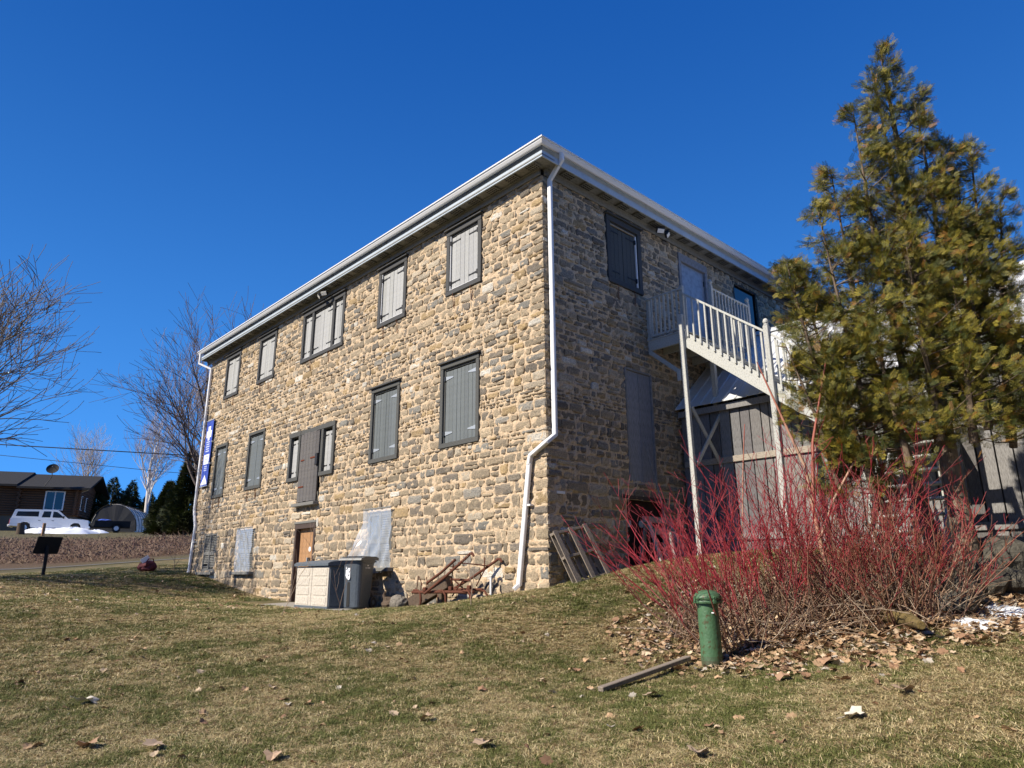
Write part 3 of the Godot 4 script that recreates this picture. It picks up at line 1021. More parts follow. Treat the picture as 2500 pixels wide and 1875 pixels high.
	for i in 5:
		var t := rg.randf_range(0.85, 1.15)
		fb(dl, "board", -0.5 + i * 0.2 + 0.003, -0.5 + (i + 1) * 0.2 - 0.003, 0.03, 1.98, 0.0 + rg.randf() * 0.004, 0.04, M.door_wood, 0.006, Color(t, t * 0.98, t * 0.95))
	b = B.new()
	b.col = Color(0.85, 0.85, 0.85)
	b.tube(PackedVector3Array([Vector3(0.13, 1.42, 0.03), Vector3(0.13, 1.42, 0.048)]), PackedFloat32Array([0.065, 0.065]), 20)
	part(dl, "round_notice", b, M.plain)
	fb(dl, "key_box", 0.1, 0.19, 1.0, 1.2, 0.042, 0.1, M.iron, 0.01)
	fb(dl, "key_box_plate", 0.09, 0.125, 1.06, 1.2, 0.042, 0.108, M.zinc, 0.006)
	b = B.new()
	b.tube(PackedVector3Array([Vector3(-0.36, 1.08, 0.03), Vector3(-0.36, 1.06, 0.1), Vector3(-0.36, 0.66, 0.1), Vector3(-0.36, 0.64, 0.03)]), PackedFloat32Array([0.013, 0.013, 0.013, 0.013]), 8)
	part(dl, "handle", b, M.zinc)
	fb(root, "lintel", hd[0] - 0.03, hd[1] + 0.05, 2.932, 3.0, -0.05, 0.05, M.louvre, 0.012)
	# louvred cellar shutters
	for i in [12, 13, 14]:
		var h: Array = front_holes[i]
		var hx: float = (h[1] - h[0]) * 0.5
		var hv: float = (h[3] - h[2]) * 0.5
		b = B.new()
		for x in [-hx + 0.05, 0.0, hx - 0.05]:
			b.box(Vector3(x, 0, -0.02), Vector3(0.1 if x != 0.0 else 0.09, hv * 2.0, 0.06), 0.006)
		for y in [-hv + 0.05, hv - 0.05, -0.05]:
			for x in [-hx * 0.5 - 0.002, hx * 0.5 + 0.002]:
				b.box(Vector3(x, y, -0.018), Vector3(hx - 0.1, 0.1, 0.05), 0.006)
		var o := pm(root, "louvred_shutter", b.mesh(), M.louvre, Transform3D(I, Vector3((h[0] + h[1]) * 0.5, (h[2] + h[3]) * 0.5, 0)))
		fb(o, "backing", -hx + 0.02, hx - 0.02, -hv + 0.02, hv - 0.02, -0.16, -0.13, M.roofing, 0.0)
		var sb := B.new()
		sb.box(Vector3.ZERO, Vector3(hx - 0.1, 0.05, 0.012), 0.002, Basis(Vector3.RIGHT, -0.65))
		var slat := sb.mesh()
		for side in [-1.0, 1.0]:
			if i == 14 and side < 0.0:
				fb(o, "board_panel", -hx + 0.102, -0.048, -hv + 0.1, hv - 0.1, -0.04, -0.02, M.resin_dark)
				continue
			var y := -hv + 0.12
			while y < hv - 0.1:
				if absf(y + 0.05) > 0.06 and not (i == 12 and rg.randf() < 0.06):
					pm(o, "slat", slat, M.louvre, Transform3D(Basis(Vector3.BACK, rg.randf_range(-0.015, 0.015)), Vector3(side * hx * 0.5, y, -0.02)))
				y += 0.055
		fb(o, "sill", -hx - 0.09, hx + 0.12, -hv - 0.09, -hv - 0.004, -0.08, 0.17, M.louvre, 0.01)
	# side wall: one shuttered window, a blue-grey door, a bare window pane, a boarded opening
	var hs: Array = side_holes[0]
	var os := window_frame(hs, S, 0.13, M.frame, true)
	shutter(os, -0.47, 0.42, -0.66, 0.60, 6, -0.01, M.frame_lower, 1, 2)
	fb(os, "weather_strip", 0.44, 0.475, -0.67, 0.62, -0.02, 0.02, M.white_metal, 0.002)
	fb(os, "weather_strip", -0.48, 0.43, 0.615, 0.635, -0.02, 0.02, M.barn_rail, 0.002)
	hooks(os, 0.6, -0.81)
	var hr: Array = side_holes[1]
	b = B.new()
	b.box(Vector3(-0.6, -0.1, -0.02), Vector3(0.1, 2.5, 0.14), 0.006)
	b.box(Vector3(0.6, -0.1, -0.02), Vector3(0.1, 2.5, 0.14), 0.006)
	b.box(Vector3(0, 1.255, -0.018), Vector3(1.3, 0.21, 0.144), 0.006)
	var dd := pm(root, "upper_door", b.mesh(), M.panel_grey, Transform3D(S, S * Vector3((hr[0] + hr[1]) * 0.5, (hr[2] + hr[3]) * 0.5, 0)))
	fb(dd, "leaf", -0.548, 0.548, -1.3, 1.148, -0.07, -0.02, M.door_blue, 0.004)
	for y in [0.85, -0.2]:
		fb(dd, "hinge", 0.52, 0.56, y - 0.07, y + 0.07, -0.018, 0.0, M.iron, 0.003)
	var hw: Array = side_holes[2]
	var cw := Vector3((hw[0] + hw[1]) * 0.5, (hw[2] + hw[3]) * 0.5, 0)
	b = B.new()
	b.box(Vector3(0, 0.77, -0.03), Vector3(1.3, 0.06, 0.1))
	b.box(Vector3(0, -0.77, -0.03), Vector3(1.3, 0.06, 0.1))
	b.box(Vector3(-0.64, 0, -0.028), Vector3(0.06, 1.48, 0.1))
	b.box(Vector3(0.64, 0, -0.028), Vector3(0.06, 1.48, 0.1))
	var ww := pm(root, "window", b.mesh(), M.frame, Transform3D(S, S * cw))
	fb(ww, "pane", -0.61, 0.61, -0.74, 0.74, -0.045, -0.035, M.window_glass, 0.0)
	var hp: Array = side_holes[3]
	b = B.new()
	var pc := Vector3((hp[0] + hp[1]) * 0.5, (hp[2] + hp[3]) * 0.5, 0)
	b.box(Vector3(-0.455, 0, -0.02), Vector3(0.05, 2.44, 0.1), 0.005)
	b.box(Vector3(0.455, 0, -0.02), Vector3(0.05, 2.44, 0.1), 0.005)
	b.box(Vector3(0, 1.21, -0.022), Vector3(0.86, 0.05, 0.096), 0.005)
	var bp := pm(root, "boarded_window", b.mesh(), M.barn_board, Transform3D(S, S * pc))
	for k in 2:
		var t := [1.0, 0.88][k] as float
		fb(bp, "panel", -0.43 + k * 0.43 + 0.002, -0.43 + (k + 1) * 0.43 - 0.002, -1.21, 1.18, -0.05, -0.008 + 0.004 * k, M.panel_grey, 0.004, Color(t, t, t))
	var hb: Array = side_holes[4]
	var cb := Vector3((hb[0] + hb[1]) * 0.5, (hb[2] + hb[3]) * 0.5, 0)
	b = B.new()
	b.col = Color(0.55, 0.30, 0.2)
	b.box(Vector3(0, 0, -0.13), Vector3(1.3, 1.6, 0.04))
	var cd := pm(root, "cellar_hatch", b.mesh(), M.door_frame, Transform3D(S, S * cb))
	fb(cd, "lintel", -0.78, 0.75, 0.76, 0.84, -0.14, 0.03, M.door_frame, 0.01)
	for k in 2:
		b = B.new()
		b.col = Color(0.7, 0.66, 0.55)
		b.tube(PackedVector3Array([Vector3(-0.46 + k * 0.42, 0.28, -0.115), Vector3(-0.46 + k * 0.42, 0.28, -0.095)]), PackedFloat32Array([0.075, 0.075]), 18)
		part(cd, "disc", b, M.plain)

# ---------------------------------------------------------------- board shed behind the stair
func shed() -> void:
	var t := thing("board_shed", "weathered vertical board shed with white ribbed metal roof behind the stair", "shed", Vector3(0, 0, -4.4))
	var x := 0.06
	var xe := 11.4
	while x < xe:
		var w := rg.randf_range(0.17, 0.27)
		var y0 := gh(x, -4.4) - 0.15
		var k := rg.randf_range(0.5, 1.5)
		var b := B.new()
		b.col = Color(k, k * rg.randf_range(0.97, 1.03), k * rg.randf_range(0.96, 1.06))
		if rg.randf() < 0.12 and x < 4.0:
			b.col = Color(1.3, 1.12, 0.98)
		b.box(Vector3.ZERO, Vector3(w - 0.02, 5.12 - y0, 0.025), 0.004)
		part(t, "board", b, M.barn_board, Vector3(x + w * 0.5, (5.12 + y0) * 0.5, rg.randf_range(-0.008, 0.008)))
		x += w
	for q in [[0.1, 3.3, 3.92], [3.5, 11.3, 4.05], [0.1, 11.3, 2.3]]:
		var b := B.new()
		b.box(Vector3.ZERO, Vector3(q[1] - q[0], 0.13, 0.04), 0.006)
		part(t, "rail", b, M.barn_rail if q[0] < 1.0 and q[2] > 3.0 else M.barn_board, Vector3((q[0] + q[1]) * 0.5, q[2], 0.04))
	# door of wider boards
	for i in 4:
		var b := B.new()
		var k := rg.randf_range(1.0, 1.4)
		b.col = Color(k * 1.08, k * 0.95, k * 0.88)
		b.box(Vector3.ZERO, Vector3(0.235, 1.9, 0.03), 0.004)
		part(t, "door_board", b, M.barn_board, Vector3(2.5 + i * 0.24, 2.85, 0.085))
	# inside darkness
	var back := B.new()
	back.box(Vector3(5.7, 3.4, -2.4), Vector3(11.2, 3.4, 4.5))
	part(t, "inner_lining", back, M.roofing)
	# gable ends and rear wall
	var g := B.new()
	g.prism(PackedVector2Array([Vector2(0.0, 1.4), Vector2(-4.9, 1.4), Vector2(-4.9, 5.1), Vector2(-2.4, 7.3), Vector2(0.0, 5.1)]), 11.36, 11.4, Basis(Vector3(0, 0, 1), Vector3(0, 1, 0), Vector3(1, 0, 0)))
	part(t, "gable", g, M.barn_board)
	# roof sheets
	var e := Vector3(0, 5.16, 0.2)
	var r := Vector3(0, 7.40, -2.4)
	var n := 0
	x = 0.03
	for side in 2:
		var a := e if side == 0 else Vector3(0, 5.16, -5.0)
		var along := (r - a).normalized()
		var nor := along.cross(Vector3.RIGHT) if side == 1 else Vector3.RIGHT.cross(along)
		if nor.y < 0:
			nor = -nor
		var bs := Basis(Vector3.RIGHT, along, nor)
		var ln := a.distance_to(r)
		var pb := B.new()
		pb.box(Vector3(0.45, ln * 0.5, 0), Vector3(0.9, ln, 0.006))
		for k in 4:
			var bx := 0.0 + k * 0.3
			if k == 3:
				break
			var rp := PackedVector2Array([Vector2(-0.025, 0.003), Vector2(0.025, 0.003), Vector2(0.012, 0.026), Vector2(-0.012, 0.026)])
			var rb := B.new()
			pb.prism(rp, -ln, 0.0, Basis(Vector3.RIGHT, Vector3(0, 0, 1), Vector3(0, -1, 0)), Vector3(bx + 0.03, 0, 0))
		var me := pb.mesh()
		x = 0.03
		while x < 11.3:
			pm(t, "roof_sheet", me, M.tin, Transform3D(bs, a + Vector3(x, 0, 0) + nor * (0.002 if n % 2 else 0.009)))
			n += 1
			x += 0.88
	var cap := B.new()
	cap.box(Vector3(5.9, 7.40, -2.33), Vector3(11.8, 0.012, 0.22), 0.0, Basis(Vector3.RIGHT, 0.7))
	cap.box(Vector3(5.9, 7.40, -2.47), Vector3(11.8, 0.012, 0.22), 0.0, Basis(Vector3.RIGHT, -0.7))
	part(t, "ridge_cap", cap, M.tin)
	var fas := B.new()
	fas.box(Vector3(5.75, 5.06, 0.1), Vector3(11.4, 0.14, 0.03), 0.004)
	part(t, "eave_board", fas, M.barn_board)

# ---------------------------------------------------------------- outside stair
func plank(t: Node, nm: String, a: Vector3, b: Vector3, w: float, th: float, m: Material, side := Vector3.UP, k := -1.0) -> MeshInstance3D:
	var q := B.new()
	if k < 0.0:
		k = rg.randf_range(0.85, 1.1)
	q.col = Color(k, k, k)
	q.bar(a, b, w, th, 0.006, side)
	return part(t, nm, q, m)

func finial_post(t: Node, at: Vector3, top: float, w := 0.09) -> void:
	var o := plank(t, "post", at, Vector3(at.x, top, at.z), w, w, M.stair_wood, Vector3.RIGHT)
	var b := B.new()
	b.lathe([[0.05, 0.0], [0.055, 0.02], [0.035, 0.04], [0.052, 0.07], [0.055, 0.1], [0.035, 0.145], [0.0, 0.165]], 12)
	part(o, "finial", b, M.stair_wood, Vector3(at.x, top, at.z))

func balusters(t: Node, a: Vector3, b: Vector3, low: float, high: float, n: int) -> void:
	# a, b: foot line; the tops run parallel
	var q := B.new()
	q.box(Vector3.ZERO, Vector3(0.036, high - low, 0.036), 0.004)
	var me := q.mesh()
	for i in n:
		var p := a.lerp(b, (i + 0.5) / n)
		pm(t, "baluster", me, M.stair_wood, Transform3D(Basis(Vector3.UP, rg.randf_range(-0.05, 0.05)), p + Vector3(0, (low + high) * 0.5, 0)))

func staircase() -> void:
	var t := thing("outside_stair", "grey weathered wooden outside stair and landing with baluster railings", "staircase")
	var zf := -3.33
	var zb := -4.45
	var W: Material = M.stair_wood
	# landing
	for i in 7:
		plank(t, "deck_board", Vector3(0.08 + i * 0.145, 6.635, zf + 0.04), Vector3(0.08 + i * 0.145, 6.635, -6.3), 0.138, 0.03, W, Vector3.RIGHT)
	plank(t, "rim_joist", Vector3(0.05, 6.5, zf), Vector3(1.02, 6.5, zf), 0.24, 0.045, W)
	plank(t, "rim_joist", Vector3(0.985, 6.5, -4.5), Vector3(0.985, 6.5, -6.3), 0.24, 0.045, W)
	plank(t, "rim_joist", Vector3(0.06, 6.5, -6.28), Vector3(0.96, 6.5, -6.28), 0.24, 0.045, W)
	for z in [-3.9, -4.5, -5.1, -5.7]:
		plank(t, "joist", Vector3(0.03, 6.52, z), Vector3(0.96, 6.52, z), 0.18, 0.04, W)
	# left railing of the landing
	plank(t, "post", Vector3(0.05, 6.3, zf - 0.045), Vector3(0.05, 7.62, zf - 0.045), 0.09, 0.09, W, Vector3.RIGHT)
	plank(t, "post", Vector3(0.95, 6.4, zf - 0.045), Vector3(0.95, 7.70, zf - 0.045), 0.09, 0.09, W, Vector3.RIGHT)
	plank(t, "top_rail", Vector3(0.02, 7.62, zf - 0.02), Vector3(0.98, 7.62, zf - 0.02), 0.04, 0.09, W)
	plank(t, "bottom_rail", Vector3(0.10, 6.73, zf - 0.03), Vector3(0.90, 6.73, zf - 0.03), 0.06, 0.04, W)
	balusters(t, Vector3(0.12, 0, zf + 0.012), Vector3(0.9, 0, zf + 0.012), 6.7, 7.6, 7)
	# support posts
	plank(t, "support_post", gv(0.985, zf + 0.03, -0.1), Vector3(0.94, 7.0, zf + 0.07), 0.1, 0.09, W, Vector3.RIGHT, 1.08)
	finial_post(t, gv(2.84, zf + 0.07, -0.1), 6.22, 0.1)
	plank(t, "support_post", gv(0.95, zb, -0.1), Vector3(0.95, 6.4, zb), 0.1, 0.1, W, Vector3.RIGHT)
	plank(t, "support_post", gv(0.92, -6.2, -0.1), Vector3(0.92, 6.4, -6.2), 0.1, 0.1, W, Vector3.RIGHT)
	finial_post(t, gv(2.84, zb - 0.05, -0.1), 6.22, 0.1)
	plank(t, "knee_brace", Vector3(0.07, 6.36, zf + 0.02), Vector3(0.9, 5.66, zf + 0.03), 0.09, 0.04, W)
	plank(t, "brace_block", Vector3(0.84, 5.78, zf + 0.10), Vector3(0.84, 5.52, zf + 0.10), 0.09, 0.04, W, Vector3.RIGHT)
	plank(t, "cross_brace", Vector3(0.99, 4.95, zf - 0.04), Vector3(0.99, 3.75, zb), 0.09, 0.035, W, Vector3(0, 0.6, 1))
	plank(t, "cross_brace", Vector3(1.03, 3.75, zf - 0.04), Vector3(1.03, 4.95, zb), 0.09, 0.035, W, Vector3(0, 0.6, 1))
	# the level railing past the stair head
	finial_post(t, Vector3(1.0, 6.38, -4.52), 8.02)
	finial_post(t, Vector3(1.0, 6.38, -6.22), 8.04)
	plank(t, "top_rail", Vector3(1.0, 7.95, -4.57), Vector3(1.0, 7.95, -6.18), 0.045, 0.08, W)
	plank(t, "bottom_rail", Vector3(1.0, 6.8, -4.57), Vector3(1.0, 6.8, -6.18), 0.06, 0.04, W)
	balusters(t, Vector3(1.03, 0, -4.6), Vector3(1.03, 0, -6.15), 6.8, 7.93, 11)
	plank(t, "top_rail", Vector3(0.04, 7.65, -6.3), Vector3(0.96, 7.65, -6.3), 0.045, 0.08, W)
	balusters(t, Vector3(0.1, 0, -6.3), Vector3(0.9, 0, -6.3), 6.7, 7.63, 6)
	# first flight, going away from the wall
	var p0 := Vector3(1.0, 6.6, 0)
	var p1 := Vector3(4.25, 3.98, 0)
	var dir := (p1 - p0).normalized()
	var dn := Vector3(dir.y, -dir.x, 0)
	for z in [zf, zb]:
		var a := p0 + Vector3(0, -0.17, z)
		var b := p1 + Vector3(0, -0.17, z)
		var q := B.new()
		q.col = Color(1.12, 1.12, 1.08)
		q.bar(a + dir * 0.03, b, 0.28, 0.04, 0.005, Vector3.UP)
		part(t, "stringer", q, W)
		for hr in [0]:
			var h0 := Vector3(0.99, 7.5, z)
			var h1 := Vector3(2.84, 6.09, z)
			plank(t, "handrail", h0, h1, 0.045, 0.09, W, Vector3.UP, 1.1)
			plank(t, "handrail", h1, Vector3(4.25, 4.98, z), 0.045, 0.09, W, Vector3.UP, 1.05)
		var n := 22
		var bl := B.new()
		bl.box(Vector3.ZERO, Vector3(0.036, 0.98, 0.036), 0.004)
		var bm := bl.mesh()
		for i in n:
			var f := (i + 0.6) / n
			var p := p0.lerp(p1, f)
			pm(t, "baluster", bm, W, Transform3D(Basis(), Vector3(p.x, p.y + 0.42, z + 0.045 if z == zf else z - 0.04)))
	for i in 14:
		var f := (i + 1.0) / 15.0
		var p := p0.lerp(p1, f)
		plank(t, "tread", Vector3(p.x, p.y - 0.06, zb + 0.03), Vector3(p.x, p.y - 0.06, zf - 0.03), 0.25, 0.035, W, Vector3.RIGHT)
	# half landing and second flight towards the lawn
	for i in 8:
		plank(t, "deck_board", Vector3(4.32 + i * 0.145, 3.93, zf + 0.05), Vector3(4.32 + i * 0.145, 3.93, zb - 0.05), 0.138, 0.03, W, Vector3.RIGHT)
	plank(t, "rim_joist", Vector3(4.25, 3.8, zf + 0.03), Vector3(5.45, 3.8, zf + 0.03), 0.22, 0.045, W)
	for q in [[4.3, zf + 0.05], [5.42, zf + 0.05], [5.42, zb]]:
		finial_post(t, gv(q[0], q[1], -0.1), 5.0)
	plank(t, "top_rail", Vector3(5.42, 4.9, zf), Vector3(5.42, 4.9, zb), 0.045, 0.08, W)
	var s0 := Vector3(0, 3.92, zf + 0.08)
	var s1 := Vector3(0, gh(5.2, -1.55) + 0.1, -1.55)
	for x in [4.86, 5.74]:
		plank(t, "stringer", s0 + Vector3(x, -0.12, 0), s1 + Vector3(x, -0.1, 0), 0.26, 0.04, W)
	for i in 9:
		var p := s0.lerp(s1, (i + 0.7) / 9.3)
		plank(t, "tread", Vector3(4.89, p.y, p.z), Vector3(5.71, p.y, p.z), 0.25, 0.035, W, Vector3(0, 0, 1), 1.15)
	# slatted skirt below the half landing
	for i in 10:
		var x := 4.30 + i * 0.06
		var z := zf + 0.10 + i * 0.10
		var hi := lerpf(3.75, 2.6, i / 9.0)
		plank(t, "skirt_slat", gv(x * 0.0 + 4.62, z, -0.05), Vector3(4.62, hi, z), 0.07, 0.02, W, Vector3(0, 0, 1))

# ---------------------------------------------------------------- things against the walls
func wall_things() -> void:
	# banner
	var t := thing("banner", "blue and white printed banner on brackets beside the far downspout", "banner", Vector3(-17.12, 4.66, 0.09))
	var b := B.new()
	b.box(Vector3(0, 1.22, 0), Vector3(0.66, 2.42, 0.012), 0.003)
	part(t, "cloth", b, cloth_blue())
	var pr := B.new()
	pr.col = Color(0.78, 0.82, 0.9)
	var z := 0.0085
	pr.prism(PackedVector2Array([Vector2(-0.31, 0.06), Vector2(0.31, 0.06), Vector2(0.02, 0.42)]), 0.0065, z)
	for q in [[-0.17, 1.95, 0.10, 0.3], [0.0, 2.02, 0.16, 0.62], [0.17, 1.95, 0.10, 0.3]]:
		pr.prism(PackedVector2Array([Vector2(q[0] - q[2] * 0.5, q[1] - q[3] * 0.55), Vector2(q[0] + q[2] * 0.5, q[1] - q[3] * 0.55), Vector2(q[0] + q[2] * 0.75, q[1] + q[3] * 0.3), Vector2(q[0] - q[2] * 0.75, q[1] + q[3] * 0.3)]), 0.0065, z)
	pr.col = Color(0.45, 0.52, 0.75)
	for i in 5:
		var y := 1.62 - i * 0.085
		pr.box(Vector3(0, y, 0.0075), Vector3(0.34 - 0.05 * (i % 2), 0.045, 0.002))
	pr.col = Color(0.72, 0.76, 0.86)
	pr.box(Vector3(0, 0.98, 0.0075), Vector3(0.5, 0.36, 0.002))
	pr.col = Color(0.3, 0.37, 0.62)
	for i in 3:
		pr.box(Vector3(0.02 * i - 0.02, 1.08 - i * 0.1, 0.009), Vector3(0.36 - 0.06 * i, 0.03, 0.0015))
	pr.col = Color(0.45, 0.52, 0.75)
	for i in 3:
		pr.box(Vector3(0, 0.72 - i * 0.07, 0.0075), Vector3(0.26, 0.035, 0.002))
	part(t, "print", pr, M.plain)
	for q in [0.0, 2.43]:
		boxpart(t, "bar", Vector3(0, q, 0.0), Vector3(0.7, 0.04, 0.04), M.zinc)
	for q in [0.8, 1.6]:
		boxpart(t, "bracket", Vector3(0.36, q, -0.02), Vector3(0.05, 0.06, 0.09), M.zinc)
	# plastic film over two cellar shutters
	film("plastic_sheet", "clear plastic film stapled tight over the cellar shutter below the slate window", Vector3(-13.05, 1.68, 0.05), 1.2, 1.34, false)
	film("plastic_sheet", "loose clear plastic film hanging over the cellar shutter above the grey bin", Vector3(-5.47, 1.72, 0.06), 1.2, 1.38, true)
	# little tag on the side wall
	var tg := thing("wall_tag", "small pale metal tag fixed to the shaded side wall near the corner", "tag", Vector3(0.035, 3.02, -0.32))
	boxpart(tg, "plate", Vector3.ZERO, Vector3(0.012, 0.05, 0.22), M.white_metal, 0.003)
	# pallet leaning on the side wall
	var bx := Vector3(0.0, 0.165, -0.86).normalized()
	var by := Vector3(-0.40, 0.93, 0.07).normalized()
	by = (by - bx * by.dot(bx)).normalized()
	var pl := thing("pallet", "grey wooden shipping pallet leaning on edge against the shaded side wall", "pallet", Vector3(0.56, 1.36, -0.06))
	pl.transform = Transform3D(Basis(bx, by, bx.cross(by)), Vector3(0.58, 1.37, -0.06))
	for y in [0.05, 0.52, 0.97]:
		boxpart(pl, "stringer", Vector3(0.45, y, 0.0), Vector3(0.9, 0.045, 0.09), M.pallet_wood, 0.004)
	for x in [0.05, 0.45, 0.85]:
		boxpart(pl, "deck_board", Vector3(x, 0.51, 0.057), Vector3(0.11, 1.0, 0.02), M.pallet_wood, 0.004)
	for i in 6:
		boxpart(pl, "deck_board", Vector3(0.06 + i * 0.156, 0.51, -0.057), Vector3(0.09, 1.0, 0.02), M.pallet_wood, 0.004)
	# trestle, boards and film at the cellar hatch
	var tr := thing("trestle", "old wooden trestle frame standing before the low cellar hatch", "trestle", Vector3(0.35, 1.72, -2.85))
	for zz in [-0.45, 0.45]:
		plank(tr, "leg", Vector3(0.42, -0.12, zz), Vector3(0.02, 0.88, zz * 0.82), 0.1, 0.04, M.grey_wood, Vector3(0, 0, 1))
		plank(tr, "leg", Vector3(-0.2, -0.12, zz), Vector3(-0.02, 0.86, zz * 0.82), 0.1, 0.04, M.grey_wood, Vector3(0, 0, 1), 0.6)
	plank(tr, "beam", Vector3(0, 0.9, -0.5), Vector3(0, 0.9, 0.5), 0.12, 0.06, M.barn_board)
	plank(tr, "rail", Vector3(0.1, 0.66, -0.42), Vector3(0.1, 0.66, 0.42), 0.12, 0.03, M.barn_board)
	var bl := thing("leaning_board", "short pale board stood on end beside the trestle", "board", gv(0.8, -2.63))
	plank(bl, "board", Vector3(0.03, -0.05, 0.0), Vector3(-0.04, 0.52, 0.03), 0.2, 0.03, M.grey_wood, Vector3(0.6, 0, 0.5), 1.3)
	var b2 := thing("leaning_board", "wide dark board leaning behind the support post", "board", gv(0.55, -3.1))
	plank(b2, "board", Vector3(0.0, -0.05, 0.0), Vector3(-0.1, 0.62, -0.1), 0.75, 0.03, M.barn_board, Vector3(0, 0, 1), 1.0)
	var po := thing("leaning_pole", "thin grey pole leaning against the shaded side wall", "pole", gv(0.45, -3.2))
	b = B.new()
	b.tube(PackedVector3Array([Vector3(0, -0.02, 0), Vector3(-0.2, 1.5, 0.15), Vector3(-0.36, 2.5, 0.3)]), PackedFloat32Array([0.016, 0.015, 0.014]), 8)
	part(po, "pole", b, M.barn_board)
	# storage chest
	var st := thing("storage_chest", "beige resin storage chest with dark grey lid beside the door", "storage chest", Vector3(-6.18, 0.875, 0.85))
	b = B.new()
	b.box(Vector3(0, 0.46, 0), Vector3(1.5, 0.86, 0.8), 0.02)
	part(st, "body", b, M.resin)
	b = B.new()
	b.box(Vector3(0, 0.02, 0), Vector3(1.54, 0.05, 0.86), 0.01)
	part(st, "base", b, M.resin_dark)
	for s in [-1.0, 1.0]:
		var dr := boxpart(st, "door", Vector3(s * 0.378, 0.46, 0.41), Vector3(0.74, 0.84, 0.03), M.resin, 0.008)
		for i in 4:
			boxpart(dr, "panel", Vector3(s * 0.02, -0.31 + i * 0.205, 0.018), Vector3(0.58, 0.165, 0.016), M.resin, 0.007)
	for s in [-1.0, 1.0]:
		boxpart(st, "side_panel", Vector3(s * 0.757, 0.46, 0), Vector3(0.02, 0.82, 0.78), M.resin_dark, 0.006)
	b = B.new()
	b.prism(PackedVector2Array([Vector2(-0.45, 0.90), Vector2(0.48, 0.90), Vector2(0.48, 0.95), Vector2(0.42, 0.985), Vector2(-0.40, 1.06), Vector2(-0.45, 1.03)]), -0.8, 0.8, Basis(Vector3(0, 0, 1), Vector3(0, 1, 0), Vector3(-1, 0, 0)))
	var lid := part(st, "lid", b, M.resin_dark)
	boxpart(lid, "lid_rib", Vector3(0, 1.015, 0.05), Vector3(1.3, 0.03, 0.5), M.resin_dark, 0.01).rotation.x = 0.09
	# wheeled bin
	wheeled_bin()
	plough()

func cloth_blue() -> StandardMaterial3D:
	return mat("banner_blue", Color(0.035, 0.085, 0.50), 0.7, T.fine, Vector3.ONE * 2.0)

func film(nm: String, label: String, at: Vector3, w: float, h: float, loose: bool) -> void:
	var t := thing(nm, label, "plastic sheet", at, 0.0, "")
	var ns := FastNoiseLite.new()
	ns.seed = 91 if loose else 60
	ns.frequency = 3.0
	var nx := 22
	var ny := 26
	var g := []
	for j in ny + 1:
		var row: Array[Vector3] = []
		var fy := 1.0 - float(j) / ny
		for i in nx + 1:
			var fx := float(i) / nx - 0.5
			var x := fx * w
			var y := fy * h + 0.02 * ns.get_noise_2d(fx * 2.0, 5.0)
			var z := 0.045 + 0.03 * ns.get_noise_2d(x * 1.2 + y * 0.6, y * 0.35) + 0.015 * ns.get_noise_2d(x * 4.0, y * 2.0)
			if loose:
				# the lower left corner has come away and bellies out over the bin
				var k := clampf((0.72 - fy) / 0.72, 0, 1) * clampf(0.35 - fx, 0, 0.85) / 0.85
				x -= 0.46 * k * k + 0.10 * k
				y -= 0.10 * k
				z += 0.42 * k + 0.10 * k * sin(fx * 17.0 + fy * 5.0) + 0.05 * sin(fx * 23.0 - fy * 9.0) * clampf(1.0 - fy * 1.1, 0, 1)
				if fy < 0.08 and fx > -0.1:
					y -= 0.08 * (0.08 - fy) / 0.08
			z = maxf(z, 0.015)
			row.append(Vector3(x, y, z))
		g.append(row)
	var b := B.new()
	b.sheet(g, Vector3(0, 0, 1))
	part(t, "film", b, M.plastic_film)
	var s := B.new()
	s.box(Vector3(0, h - 0.02, 0.05), Vector3(w, 0.035, 0.02), 0.003)
	part(t, "batten", s, M.louvre)

